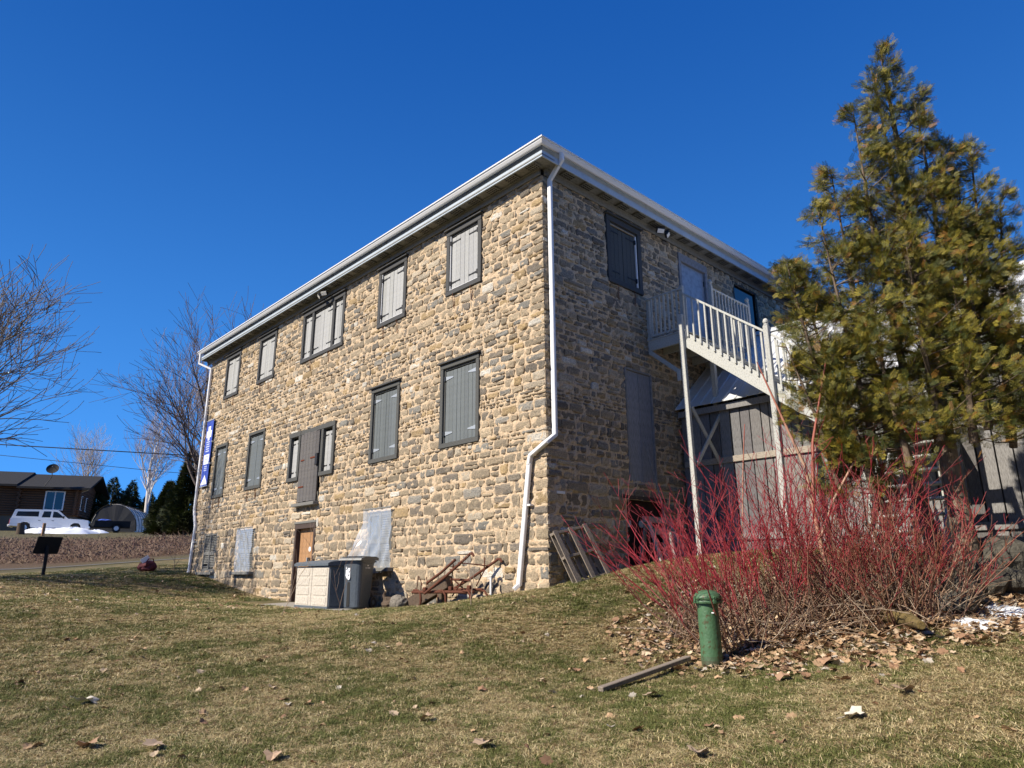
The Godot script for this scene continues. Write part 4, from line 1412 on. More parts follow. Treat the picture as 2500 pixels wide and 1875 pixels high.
func wheeled_bin() -> void:
	var t := thing("wheeled_bin", "dark grey wheeled refuse bin with white logo beside the storage chest", "bin", Vector3(-4.98, gh(-5.0, 0.8) + 0.005, 0.80), deg_to_rad(25))
	var b := B.new()
	# tapered body: rings of a rounded rectangle
	var rings := [[0.40, 0.40, 0.0, 0.02], [0.42, 0.44, 0.03, 0.02], [0.45, 0.50, 0.55, 0.0], [0.49, 0.55, 0.93, -0.01], [0.52, 0.58, 0.94, -0.01], [0.52, 0.58, 0.99, -0.01]]
	var prev: Array[Vector3] = []
	for r in rings:
		var ring: Array[Vector3] = []
		for k in 20:
			var a := TAU * (k + 0.5) / 20.0
			var cx := signf(cos(a)) * pow(absf(cos(a)), 0.35)
			var cz := signf(sin(a)) * pow(absf(sin(a)), 0.35)
			if cz > 0:
				cz *= 1.0 + 0.10 * (1.0 - cx * cx)
			ring.append(Vector3(cx * r[0] * 0.5, r[2], cz * r[1] * 0.5 + r[3]))
		if prev.size():
			for k in 20:
				var k2 := (k + 1) % 20
				b.quad(prev[k], prev[k2], ring[k2], ring[k], prev[k] + ring[k2] - Vector3(0, 2.0, 0) * r[2])
		prev = ring
	var body := part(t, "body", b, M.cart)
	b = B.new()
	b.prism(PackedVector2Array([Vector2(-0.33, 0.99), Vector2(0.36, 0.99), Vector2(0.34, 1.03), Vector2(0.2, 1.065), Vector2(-0.2, 1.075), Vector2(-0.33, 1.05)]), -0.285, 0.285, Basis(Vector3(0, 0, 1), Vector3(0, 1, 0), Vector3(-1, 0, 0)))
	for k in 3:
		b.box(Vector3(-0.15 + 0.15 * k, 1.07, 0.02), Vector3(0.07, 0.02, 0.4), 0.006)
	part(t, "lid", b, M.cart)
	b = B.new()
	b.tube(PackedVector3Array([Vector3(-0.2, 0.97, -0.36), Vector3(0.2, 0.97, -0.36)]), PackedFloat32Array([0.016, 0.016]), 8)
	part(t, "handle", b, M.cart)
	for s in [-1.0, 1.0]:
		b = B.new()
		b.tube(PackedVector3Array([Vector3(s * 0.20, 0.11, -0.22), Vector3(s * 0.26, 0.11, -0.22)]), PackedFloat32Array([0.11, 0.11]), 20)
		var w := part(t, "wheel", b, M.rubber)
		b = B.new()
		b.tube(PackedVector3Array([Vector3(s * 0.255, 0.11, -0.22), Vector3(s * 0.268, 0.11, -0.22)]), PackedFloat32Array([0.05, 0.05]), 12)
		part(w, "hub", b, M.cart)
	# white emblem on the front, small print on the side
	b = B.new()
	b.col = Color(0.8, 0.85, 0.9)
	b.prism(PackedVector2Array([Vector2(-0.05, 0.24), Vector2(0.03, 0.30), Vector2(0.06, 0.24), Vector2(0.07, 0.0), Vector2(0.05, -0.04), Vector2(0.0, -0.02), Vector2(-0.05, 0.05)]), 0.0, 0.003)
	b.col = Color(0.12, 0.15, 0.2)
	for q in [[-0.02, 0.19, 0.05], [0.035, 0.13, 0.03], [0.03, 0.06, 0.04]]:
		b.box(Vector3(q[0], q[1], 0.0035), Vector3(q[2], 0.022, 0.003), 0.0, Basis(Vector3.BACK, 0.5))
	var em := part(body, "emblem", b, M.plain, Vector3(-0.09, 0.62, 0.288))
	em.rotation.x = -0.055
	b = B.new()
	b.col = Color(0.6, 0.62, 0.64)
	b.box(Vector3(0, 0.03, 0), Vector3(0.003, 0.025, 0.045))
	for k in 8:
		if k != 2:
			b.box(Vector3(0, -0.02, 0.08 - k * 0.022), Vector3(0.003, 0.026, 0.014))
	part(body, "side_print", b, M.plain, Vector3(0.243, 0.85, 0.02))
	b = B.new()
	b.box(Vector3(0, 0.29, 0.262), Vector3(0.075, 0.5, 0.012), 0.004)
	part(body, "front_groove", b, M.rubber, Vector3(-0.06, 0.0, 0.0))

func plough() -> void:
	var t := thing("horse_plough", "rusty antique horse-drawn cultivator with three wooden handles by the wall", "plough", Vector3(-1.9, 1.07, 0.62))
	var R: Material = M.rusty
	# handles rise to the right
	var hs := [[Vector3(-0.75, 0.35, 0.05), Vector3(-0.40, 0.62, 0.0), Vector3(0.02, 0.78, -0.03), false], [Vector3(-0.55, 0.16, 0.25), Vector3(-0.1, 0.56, 0.12), Vector3(0.42, 0.83, 0.0), true], [Vector3(-0.30, 0.22, -0.2), Vector3(0.2, 0.5, -0.36), Vector3(0.62, 0.74, -0.50), true]]
	for h in hs:
		var b := B.new()
		var a: Vector3 = h[0]
		var c: Vector3 = h[2]
		var pts := PackedVector3Array([a, a.lerp(c, 0.5) + Vector3(0, -0.02, 0), c])
		var rad := PackedFloat32Array([0.026, 0.027, 0.026])
		if h[3]:
			var d := (c - a).normalized()
			pts.append_array([c + d * 0.07 + Vector3(0, 0.01, 0), c + d * 0.13 + Vector3(0, -0.02, 0), c + d * 0.15 + Vector3(0.02, -0.08, 0)])
			rad.append_array([0.028, 0.028, 0.022])
		b.tube(pts, rad, 8)
		part(t, "handle", b, R)
	var rods := [[Vector3(0.2, 0.72, 0.05), Vector3(0.5, 0.66, -0.45), 0.012], [Vector3(-0.1, 0.6, 0.0), Vector3(0.25, 0.6, 0.08), 0.012], [Vector3(-0.95, 0.18, 0.25), Vector3(0.55, 0.20, -0.05), 0.03], [Vector3(-0.9, 0.22, -0.1), Vector3(0.5, 0.24, -0.3), 0.025], [Vector3(-0.2, 0.42, -0.1), Vector3(0.32, 0.40, -0.15), 0.022], [Vector3(0.05, 0.4, 0.0), Vector3(0.32, 0.1, -0.2), 0.014], [Vector3(0.25, 0.42, -0.05), Vector3(-0.02, 0.12, 0.0), 0.014], [Vector3(0.42, 0.82, -0.42), Vector3(0.45, 0.62, -0.38), 0.012], [Vector3(0.1, 0.7, 0.08), Vector3(-0.02, 0.35, 0.02), 0.012], [Vector3(0.45, 0.60, -0.4), Vector3(0.32, 0.3, -0.3), 0.012], [Vector3(-0.98, 0.46, -0.1), Vector3(-0.9, 0.22, -0.1), 0.01], [Vector3(-1.25, 0.48, -0.1), Vector3(-1.3, 0.2, -0.1), 0.01], [Vector3(-1.22, 0.47, -0.1), Vector3(-1.12, 0.3, -0.1), 0.008]]
	for r in rods:
		var b := B.new()
		b.tube(PackedVector3Array([r[0], (r[0] + r[1]) * 0.5 + Vector3(0, 0.005, 0), r[1]]), PackedFloat32Array([r[2], r[2], r[2]]), 7)
		part(t, "rod", b, R)
	# curved tines with pointed shoes
	for q in [[-0.85, 0.22], [-0.68, -0.08], [-0.2, 0.12], [0.10, -0.22], [0.42, 0.02], [0.5, -0.3]]:
		var b := B.new()
		var o := Vector3(q[0], 0.0, q[1])
		b.tube(PackedVector3Array([o + Vector3(-0.10, 0.22, 0), o + Vector3(0.05, 0.22, 0), o + Vector3(0.13, 0.14, 0), o + Vector3(0.15, 0.03, 0), o + Vector3(0.11, -0.09, 0)]), PackedFloat32Array([0.018, 0.02, 0.022, 0.026, 0.012]), 7)
		part(t, "tine", b, R)
	# small clamps and wheel
	for q in [Vector3(-0.6, 0.24, 0.2), Vector3(0.0, 0.26, 0.05), Vector3(0.3, 0.28, -0.15)]:
		boxpart(t, "clamp", q, Vector3(0.09, 0.07, 0.07), R, 0.01)
	# old beam leaning beside it
	var bm := thing("old_timber", "cracked brown weathered timber lying tilted beside the rusty cultivator", "timber", Vector3(-3.35, 0.98, 0.48))
	var q := Basis(Vector3.BACK, 0.42) * Basis(Vector3.UP, 0.12)
	var b := B.new()
	b.box(Vector3(0.52, 0.24, 0), Vector3(1.2, 0.24, 0.22), 0.02, q)
	b.box(Vector3(0.55, 0.12, 0.10), Vector3(1.3, 0.06, 0.05), 0.01, q)
	part(bm, "beam", b, M.old_beam)
	for i in 6:
		b = B.new()
		var p := Vector3(-0.1 + i * 0.2, 0.16 + i * 0.07, -0.08)
		b.tube(PackedVector3Array([p, p + Vector3(rg.randf_range(-0.02, 0.05), rg.randf_range(0.1, 0.22), 0)]), PackedFloat32Array([0.009, 0.007]), 6)
		part(bm, "spike", b, M.rusty)
	var k := boxpart(bm, "prop", Vector3(0.95, 0.12, 0.0), Vector3(0.14, 0.35, 0.16), M.old_beam, 0.01)
	k.position.y = 0.16
	# white stub pipe and a short iron one
	var sp := thing("stub_pipe", "short white plastic pipe standing up beside the downspout", "pipe", gv(-1.28, 0.22))
	b = B.new()
	b.tube(PackedVector3Array([Vector3(0, -0.1, 0), Vector3(0, 0.34, 0)]), PackedFloat32Array([0.022, 0.022]), 12)
	part(sp, "pipe", b, M.white_metal)
	# pale boulder and split stump by the bin
	var bo := thing("boulder", "rounded pale boulder at the foot of the tilted timber", "boulder", gv(-3.52, 0.72))
	b = B.new()
	b.blob(Vector3(0, 0.09, 0), Vector3(0.22, 0.15, 0.17), 5, 0.12, 10, 16)
	part(bo, "stone", b, M.rock)
	var sm := thing("driftwood_stump", "splintered brown root stump lying between the bin and the boulder", "stump", gv(-3.98, 0.6))
	b = B.new()
	b.blob(Vector3(0, 0.08, 0), Vector3(0.26, 0.13, 0.14), 15, 0.35, 9, 14)
	b.tube(PackedVector3Array([Vector3(-0.15, 0.1, 0), Vector3(-0.24, 0.25, 0.02), Vector3(-0.2, 0.33, 0.02)]), PackedFloat32Array([0.06, 0.04, 0.01]), 7)
	part(sm, "wood", b, M.old_beam)

# ---------------------------------------------------------------- yard
func yard_things() -> void:
	# concrete pad before the door
	var b := B.new()
	b.prism(PackedVector2Array([Vector2(-10.1, -0.05), Vector2(-10.3, -0.9), Vector2(-9.5, -1.45), Vector2(-6.6, -1.55), Vector2(-4.5, -1.5), Vector2(-4.2, -1.1), Vector2(-4.35, -0.05)]), 0.70, 0.872, Basis(Vector3.RIGHT, Vector3(0, 0, -1), Vector3.UP))
	structure("concrete_pad", b, M.concrete)
	# green capped pipe
	var pt := gv(4.46, 2.18)
	var t := thing("vent_pipe", "green painted steel pipe with bolted domed cap standing in the lawn", "pipe", pt)
	b = B.new()
	b.col = Color(2.2, 0.55, 0.62)
	b.lathe([[0.113, -0.1], [0.112, 0.045]], 32)
	b.col = Color(1.6, 0.78, 0.82)
	b.lathe([[0.112, 0.045], [0.111, 0.085]], 32)
	b.col = Color.WHITE
	b.lathe([[0.111, 0.085], [0.108, 0.63]], 32)
	part(t, "pipe", b, M.green_paint).rotation.z = 0.012
	b = B.new()
	b.lathe([[0.10, 0.61], [0.142, 0.615], [0.146, 0.63], [0.142, 0.645], [0.10, 0.65]], 32)
	part(t, "flange", b, M.green_paint)
	b = B.new()
	b.lathe([[0.10, 0.652], [0.144, 0.655], [0.148, 0.672], [0.142, 0.69], [0.125, 0.712], [0.09, 0.737], [0.045, 0.75], [0.0, 0.753]], 32)
	var cap := part(t, "cap", b, M.green_paint)
	for i in 4:
		var a := TAU * i / 4.0 + 1.05
		b = B.new()
		b.box(Vector3(0.147, 0.65, 0), Vector3(0.03, 0.075, 0.035), 0.005)
		var o := part(cap, "bolt_lug", b, M.green_paint)
		o.rotation.y = a
	boxpart(t, "tag", Vector3(0.09, 0.52, 0.065), Vector3(0.03, 0.012, 0.01), M.white_metal, 0.002)
	# plank lying on the grass
	var p0 := gv(4.17, 3.66, 0.035)
	var p1 := gv(4.22, 2.25, 0.06)
	var pk := thing("lawn_plank", "thin weathered board lying on the grass beside the green pipe", "board", p0)
	b = B.new()
	b.bar(Vector3.ZERO, p1 - p0, 0.045, 0.07, 0.006, Vector3.UP)
	part(pk, "board", b, M.pallet_wood)
	# black sign on a post
	var sg := gv(-19.9, 4.06)
	var s := thing("display_sign", "black tilted display board on a single black post on the lawn", "sign", sg, deg_to_rad(100))
	b = B.new()
	b.box(Vector3(0, 0.45, 0), Vector3(0.09, 1.2, 0.09), 0.008)
	part(s, "post", b, M.black_paint)
	b = B.new()
	b.box(Vector3(0, 1.04, 0), Vector3(0.76, 0.62, 0.04), 0.008, Basis(Vector3.BACK, 0.0) * Basis(Vector3.RIGHT, 0.45))
	part(s, "board", b, M.black_paint)
	# bag with a paper in it
	var bg := thing("bag", "dark red bag with a white paper standing on the grass", "bag", gv(-18.35, 1.25))
	b = B.new()
	b.col = Color(0.09, 0.012, 0.02)
	b.blob(Vector3(0.02, 0.17, 0), Vector3(0.24, 0.19, 0.3), 3, 0.22, 9, 14)
	part(bg, "body", b, M.plain)
	b = B.new()
	b.col = Color(0.16, 0.02, 0.02)
	b.tube(PackedVector3Array([Vector3(0.15, 0.28, -0.15), Vector3(0.2, 0.42, -0.1), Vector3(0.2, 0.42, 0.05), Vector3(0.15, 0.28, 0.12)]), PackedFloat32Array([0.02, 0.02, 0.02, 0.02]), 6)
	part(bg, "strap", b, M.plain)
	b = B.new()
	b.col = Color(0.8, 0.82, 0.85)
	b.box(Vector3(0.1, 0.40, 0.13), Vector3(0.02, 0.18, 0.28), 0.0, Basis(Vector3.RIGHT, 0.6))
	part(bg, "paper", b, M.plain)
	# boulders of the low retaining edge right of the cedar
	var n := 0
	for q in [[6.30, -0.55, 0.30, "dark boulder below the cedar trunk beside the snow", 0.25], [6.46, -1.15, 0.34, "largest dark boulder at the far end of the rock edge", 0.3], [6.22, -0.05, 0.24, "squat dark boulder in the middle of the rock edge", 0.18], [6.30, 0.33, 0.2, "low dark boulder under the dogwood's outer twigs", 0.14], [6.58, -0.75, 0.22, "small dark boulder in front of the largest one", 0.16]]:
		var o := thing("boulder", q[3], "boulder", gv(q[0], q[1]))
		b = B.new()
		b.blob(Vector3(0, q[4] * 0.6, 0), Vector3(q[2], q[4], q[2] * 0.8), 21 + n, 0.16, 10, 16)
		part(o, "stone", b, M.rock_dark)
		n += 1
	var lg := thing("mossy_log", "short mossy log lying in the leaves at the shrub edge", "log", gv(6.05, 0.95))
	b = B.new()
	b.col = Color(0.75, 0.6, 0.25)
	b.tube(PackedVector3Array([Vector3(-0.3, 0.09, -0.15), Vector3(0, 0.08, 0.1), Vector3(0.22, 0.05, 0.45)]), PackedFloat32Array([0.07, 0.075, 0.04]), 10)
	part(lg, "wood", b, M.rock)
	# snow left in the shade
	snow_patch(gv(7.15, -1.75), 0.95, 0.26, 61, "melting snow heap")
	snow_patch(gv(6.72, -0.0), 0.42, 0.04, 62, "thin snow remnant")
	snow_patch(gv(6.55, 0.72), 0.32, 0.035, 63, "thin snow remnant")
	# bare saplings
	sapling("sapling", "spindly bare sapling in front of the storage chest", gv(-3.85, 3.05), 1.35, Vector3(0.42, 0, -0.28), 3, Color(0.30, 0.22, 0.16), 0.007)
	sapling("sapling", "little forked bare sapling in front of the wheeled bin", gv(-3.05, 2.35), 1.0, Vector3(0.12, 0, -0.1), 5, Color(0.22, 0.15, 0.11), 0.007)
	sapling("sapling", "straight thin bare sapling in front of the rusty cultivator", gv(-0.25, 1.55), 0.78, Vector3(0.02, 0, 0), 9, Color(0.30, 0.23, 0.18), 0.011)
	sapling("sapling", "low bare bush beside the far foot of the building", gv(-18.4, 0.35), 0.9, Vector3(0.1, 0, 0.1), 11, Color(0.25, 0.18, 0.13), 0.014)

func snow_patch(at: Vector3, r: float, h: float, seed_: int, _l: String) -> void:
	var b := B.new()
	var ns := FastNoiseLite.new()
	ns.seed = seed_
	ns.frequency = 1.4
	var rings := 10
	var segs := 28
	var g := []
	for i in rings + 1:
		var row: Array[Vector3] = []
		for k in segs:
			var a := TAU * k / segs
			var e := r * (1.0 + 0.55 * ns.get_noise_2d(cos(a) * 1.5, sin(a) * 1.5)) * i / rings
			var x := at.x + cos(a) * e
			var z := at.z + sin(a) * e
			var f := 1.0 - pow(float(i) / rings, 2.5)
			row.append(Vector3(x, gh(x, z) - 0.03 + (h + 0.03) * f * (1.0 + 0.4 * ns.get_noise_2d(x * 2.0, z * 2.0)), z))
		g.append(row)
	b.sheet(g, Vector3.UP, true)
	var o := structure("snow", b, M.snow)
	o.set_meta("kind", "stuff")
	o.set_meta("label", "old snow lying on the ground")

func sapling(nm: String, label: String, at: Vector3, h: float, lean: Vector3, seed_: int, col: Color, r: float) -> void:
	var t := thing(nm, label, "sapling", at, 0.0, "bare saplings on the lawn")
	var q := RandomNumberGenerator.new()
	q.seed = seed_
	var b := B.new()
	b.col = col
	limb(b, Vector3(0, -0.03, 0), (Vector3.UP + lean).normalized(), h, r, 2, q, 0.5, 0.15, [3, 3])
	part(t, "stem", b, M.twig)

var limb_min := 0.0022
# a bending tapered limb with side limbs, kids[level] at each level
func limb(b: B, p: Vector3, d: Vector3, ln: float, r: float, lv: int, q: RandomNumberGenerator, spread: float, lift: float, kids: Array, cols: Array = [], droop := 0.0) -> void:
	var n := 6 if lv >= 3 else (5 if lv >= 1 else 4)
	var pts := PackedVector3Array([p])
	var rad := PackedFloat32Array([r])
	var dirs: Array[Vector3] = [d]
	var c := d
	var o := p
	for i in n:
		c = (c + Vector3(q.randf_range(-1, 1), q.randf_range(-1, 1) + lift - droop, q.randf_range(-1, 1)) * 0.16).normalized()
		o += c * ln / n
		pts.append(o)
		rad.append(maxf(r * (1.0 - 0.72 * (i + 1.0) / n), limb_min))
		dirs.append(c)
	if cols.size():
		b.col = cols[mini(lv, cols.size() - 1)]
	b.tube(pts, rad, 7 if r > 0.05 else (5 if r > 0.018 else 3), PackedColorArray(), false)
	if lv <= 0:
		return
	var m: int = kids[mini(kids.size() - lv, kids.size() - 1)]
	for k in m:
		var f := lerpf(0.32, 1.0, (k + q.randf()) / m)
		var i := clampi(int(f * n), 1, n)
		var side := Vector3(q.randf_range(-1, 1), q.randf_range(-0.5, 1) , q.randf_range(-1, 1))
		var dd: Vector3 = (dirs[i] + (side - dirs[i] * side.dot(dirs[i])).normalized() * spread * q.randf_range(0.7, 1.5)).normalized()
		limb(b, pts[i], dd, ln * q.randf_range(0.45, 0.75), maxf(rad[i] * 0.72, limb_min), lv - 1, q, spread, lift, kids, cols, droop)

# ---------------------------------------------------------------- cedar
func spray(b: B, p: Vector3, d: Vector3, side: Vector3, ln: float, leaf: float, wd: float) -> void:
	# a flat fan of scale-leaf twigs
	var k := 5
	for i in k:
		var f := (i + 0.5) / k
		var o := p + d * ln * f
		var l := leaf * (1.0 - 0.45 * f)
		for s in [-1.0, 1.0]:
			var e: Vector3 = (d * 0.85 + side * s * 0.75)
			var w: Vector3 = (side * 0.75 - d * s * 0.4) * wd
			b.tri(o - w * 0.3, o + e * l * 0.55 + w * 0.5, o + e * l)
			b.tri(o + w * 0.3, o + e * l, o + e * l * 0.5 - w * 0.6)
	b.tri(p - side * wd * 0.3, p + d * ln * 1.15, p + side * wd * 0.3)

func crown(t: Node, plumes: Array, per: float, seed_: int, scale: float) -> void:
	# plumes: [foot, top, radius]; foliage hangs in outward fans around each upright leader
	var q := RandomNumberGenerator.new()
	q.seed = seed_
	var b := B.new()
	var gaps := FastNoiseLite.new()
	gaps.seed = seed_
	gaps.frequency = 1.7
	gaps.fractal_octaves = 2
	var wood := B.new()
	wood.col = Color(0.75, 0.7, 0.64)
	for pl in plumes:
		var a: Vector3 = pl[0]
		var z: Vector3 = pl[1]
		var r: float = pl[2]
		wood.tube(PackedVector3Array([a, a.lerp(z, 0.5) + Vector3(q.randf_range(-0.06, 0.06), 0, q.randf_range(-0.06, 0.06)), z]), PackedFloat32Array([0.03 + r * 0.03, 0.022, 0.006]), 6, PackedColorArray(), false)
		var hgt := a.distance_to(z)
		# boughs sweep out and up from the leader, foliage sits on them
		var nb := int(hgt * 9.0 * scale + 5)
		for i in nb:
			var f := (i + q.randf()) / nb
			var prof := pow(1.0 - f, 0.72) * clampf(0.55 + f * 2.2, 0.0, 1.0)
			var reach := r * prof * q.randf_range(0.6, 1.12) + 0.10
			var an := q.randf() * TAU
			var out := Vector3(cos(an), 0, sin(an))
			var base := a.lerp(z, f)
			var tip := base + out * reach + Vector3(0, reach * q.randf_range(0.1, 0.55), 0)
			wood.tube(PackedVector3Array([base, base.lerp(tip, 0.5) - Vector3(0, 0.06 * reach, 0), tip]), PackedFloat32Array([0.012, 0.008, 0.003]), 3, PackedColorArray(), false)
			var ns := int((7.0 + reach * 22.0) * per)
			for k in ns:
				var g := pow(q.randf(), 0.55)
				var p := base.lerp(tip, g) + Vector3(q.randf_range(-1, 1), q.randf_range(-1, 1), q.randf_range(-1, 1)) * (0.05 + 0.17 * reach * (1.15 - g * 0.4))
				if gaps.get_noise_3dv(p) < (-0.18 if p.y > 4.0 else -0.11):
					continue
				var d := (out * q.randf_range(0.2, 1.0) + Vector3(q.randf_range(-0.7, 0.7), q.randf_range(-0.35, 0.9), q.randf_range(-0.7, 0.7))).normalized()
				var sd := d.cross(Vector3(q.randf_range(-1, 1), q.randf_range(-0.6, 0.6), q.randf_range(-1, 1))).normalized()
				var h := q.randf()
				var kcol := Color(0.105, 0.10, 0.017)
				if h < 0.30: kcol = Color(0.042, 0.054, 0.013)
				elif h < 0.66: kcol = Color(0.185, 0.155, 0.021)
				elif h > 0.95: kcol = Color(0.23, 0.115, 0.024)
				b.col = kcol * q.randf_range(1.15, 1.95)
				spray(b, p, d, sd, q.randf_range(0.07, 0.12), q.randf_range(0.04, 0.07), 0.0085)
	part(t, "crown", b, M.foliage)
	part(t, "boughs", wood, M.bark_cedar)

func cedars() -> void:
	var ax := Vector3(0.683, 0, -0.73)
	var dp := Vector3(0.73, 0, 0.683)
	var t := thing("cedar_tree", "tall yellow-green cedar tree with two bare trunks beside the stair", "tree", gv(6.18, -0.89))
	var b := B.new()
	b.tube(PackedVector3Array([Vector3(0, -0.2, 0), Vector3(0.0, 0.4, 0), Vector3(-0.03, 1.4, 0.02), Vector3(0.0, 3.2, 0), Vector3(0.02, 5.5, 0), Vector3(0.0, 7.2, 0)]), PackedFloat32Array([0.17, 0.135, 0.115, 0.085, 0.045, 0.012]), 12)
	part(t, "trunk", b, M.bark_cedar)
	b = B.new()
	b.tube(PackedVector3Array([Vector3(-0.41, -0.15, -0.2), Vector3(-0.42, 0.5, -0.2), Vector3(-0.52, 1.4, -0.1), Vector3(-0.75, 3.0, 0.1), Vector3(-0.85, 4.6, 0.2)]), PackedFloat32Array([0.13, 0.10, 0.085, 0.06, 0.02]), 10)
	part(t, "trunk", b, M.bark_cedar)
	var pls := []
	# [offset to the side, offset towards the viewer, foot height, top height, radius]
	for q in [[0.0, 0.0, 2.0, 7.62, 0.85], [-0.28, 0.2, 3.6, 7.0, 0.62], [0.30, 0.1, 3.2, 6.75, 0.62], [0.62, 0.0, 2.6, 6.05, 0.62], [-0.72, 0.3, 2.4, 6.35, 0.72], [-1.05, 0.1, 1.9, 5.5, 0.72], [-1.40, 0.3, 1.5, 4.75, 0.62], [-1.62, 0.0, 1.2, 4.2, 0.5], [0.86, -0.1, 2.0, 5.6, 0.66], [0.40, 0.45, 1.75, 4.6, 0.70], [-0.45, 0.55, 1.6, 4.4, 0.75], [-1.0, 0.5, 1.3, 3.7, 0.66], [-0.05, 0.7, 1.55, 3.6, 0.70], [0.75, 0.4, 1.6, 3.6, 0.60], [1.05, 0.0, 3.0, 6.0, 0.45], [1.4, -0.1, 2.4, 5.2, 0.5], [-1.55, 0.35, 1.0, 3.0, 0.5], [0.2, -0.6, 1.6, 5.0, 0.7], [-0.7, -0.5, 1.6, 4.8, 0.7], [1.15, -0.1, 1.6, 4.1, 0.55], [-1.88, 0.25, 1.5, 4.0, 0.48], [-1.72, -0.2, 2.2, 4.2, 0.38], [-1.95, 0.1, 0.9, 2.9, 0.4], [-1.3, 0.1, 0.8, 2.6, 0.5]]:
		var o: Vector3 = ax * q[0] + dp * q[1]
		pls.append([o * 0.75 + Vector3(0, q[2], 0), o + Vector3(0, q[3], 0), q[4]])
	crown(t, pls, 4.3, 5, 1.3)
	var t2 := thing("cedar_tree", "dark cedar at the picture's edge in front of the white shed roof", "tree", gv(9.2, -2.6))
	b = B.new()
	b.tube(PackedVector3Array([Vector3(0, -0.2, 0), Vector3(0, 1.5, 0), Vector3(0.05, 5.5, 0)]), PackedFloat32Array([0.14, 0.1, 0.02]), 10)
	part(t2, "trunk", b, M.bark_cedar)
	pls = []
	for q in [[0.3, 0.0, 1.2, 6.0, 0.9], [-0.35, 0.2, 1.3, 4.4, 0.6], [-0.8, -0.1, 1.2, 3.6, 0.6], [0.6, 0.5, 1.2, 5.6, 0.9], [-0.3, 0.8, 1.0, 3.4, 0.7], [1.0, -0.3, 1.2, 6.0, 1.0]]:
		var o: Vector3 = ax * q[0] + dp * q[1]
		pls.append([o * 0.75 + Vector3(0, q[2], 0), o + Vector3(0, q[3], 0), q[4]])
	crown(t2, pls, 2.6, 8, 1.0)

# ---------------------------------------------------------------- dogwood
func shrubs() -> void:
	var sets := [
		["dogwood_shrub", "bright red bare dogwood shrub behind the green pipe", Vector2(4.25, 1.05), 1.0, 92, 2.05, 0.95, 0, 41],
		["dogwood_shrub", "tall red bare dogwood in front of the board shed door", Vector2(4.95, 0.45), 0.9, 72, 2.2, 0.6, 1, 43],
		["dogwood_shrub", "brown and red tangled bare dogwood beside the cedar trunks", Vector2(5.75, 0.45), 0.8, 120, 1.55, 0.9, 2, 47]]
	for s in sets:
		var c: Vector2 = s[2]
		var t := thing(s[0], s[1], "shrub", gv(c.x, c.y), 0.0, "red dogwood shrubs")
		var q := RandomNumberGenerator.new()
		q.seed = s[8]
		var b := B.new()
		var base := t.position
		for i in s[4]:
			var a := q.randf() * TAU
			var rr: float = sqrt(q.randf()) * s[3] * 0.75
			var foot := Vector3(c.x + cos(a) * rr, 0, c.y + sin(a) * rr)
			foot.y = gh(foot.x, foot.z) - 0.03
			var lean: Vector3 = Vector3(cos(a), 0, sin(a)) * (rr / s[3]) * s[6] * q.randf_range(0.5, 1.2) + Vector3(q.randf_range(-0.25, 0.25), 0, q.randf_range(-0.25, 0.25))
			if s[7] == 0:
				lean += Vector3(-0.28, 0, 0.1)
			stem(b, foot - base, (Vector3.UP + lean).normalized(), s[5] * q.randf_range(0.45, 1.0), q.randf_range(0.006, 0.011), 2, q, s[7])
		# dead and broken twigs low down
		for i in 260:
			var a := q.randf() * TAU
			var rr: float = sqrt(q.randf()) * s[3] * 1.05
			var foot := Vector3(c.x + cos(a) * rr, 0, c.y + sin(a) * rr)
			foot.y = gh(foot.x, foot.z) + q.randf_range(-0.02, 0.2)
			b.col = [Color(0.30, 0.20, 0.13), Color(0.16, 0.10, 0.07), Color(0.36, 0.28, 0.2)][i % 3]
			var d := Vector3(q.randf_range(-1, 1), q.randf_range(0.0, 1.1), q.randf_range(-1, 1)).normalized()
			var e := foot - base
			b.tube(PackedVector3Array([e, e + d * 0.25 + Vector3(0, 0.03, 0), e + d * q.randf_range(0.4, 0.75)]), PackedFloat32Array([0.006, 0.005, 0.002]), 3, PackedColorArray(), false)
		part(t, "stems", b, M.stem)
	# the thick pale suckers that stand above the dogwood
	var t := thing("sucker_sapling", "slim young tree with pale forked stems rising through the dogwood", "sapling", gv(5.0, 0.62))
	var b := B.new()
	var reds := PackedColorArray([Color(0.42, 0.28, 0.2), Color(0.40, 0.26, 0.18), Color(0.36, 0.17, 0.11), Color(0.33, 0.10, 0.07), Color(0.3, 0.08, 0.06)])
	b.tube(PackedVector3Array([Vector3(0, -0.05, 0), Vector3(0.10, 0.5, 0), Vector3(0.03, 1.2, 0.0), Vector3(0.10, 2.0, -0.05), Vector3(0.34, 3.05, -0.18)]), PackedFloat32Array([0.035, 0.03, 0.024, 0.018, 0.010]), 7, reds)
	b.tube(PackedVector3Array([Vector3(0.03, 1.2, 0.0), Vector3(0.0, 1.7, 0.02), Vector3(-0.17, 2.3, 0.1), Vector3(-0.33, 2.85, 0.15), Vector3(-0.4, 3.1, 0.18)]), PackedFloat32Array([0.022, 0.02, 0.016, 0.011, 0.006]), 7, reds)
	b.tube(PackedVector3Array([Vector3(0.05, 0.8, 0.0), Vector3(0.25, 1.3, -0.1), Vector3(0.55, 1.9, -0.35), Vector3(0.72, 2.2, -0.5), Vector3(0.75, 2.3, -0.55)]), PackedFloat32Array([0.02, 0.016, 0.012, 0.009, 0.005]), 6, reds)
	b.tube(PackedVector3Array([Vector3(-1.15, 0.0, -0.3), Vector3(-1.12, 0.9, -0.35), Vector3(-1.05, 1.8, -0.4), Vector3(-0.98, 2.3, -0.4), Vector3(-0.97, 2.45, -0.42)]), PackedFloat32Array([0.012, 0.011, 0.009, 0.008, 0.006]), 5, reds)
	part(t, "stems", b, M.stem)

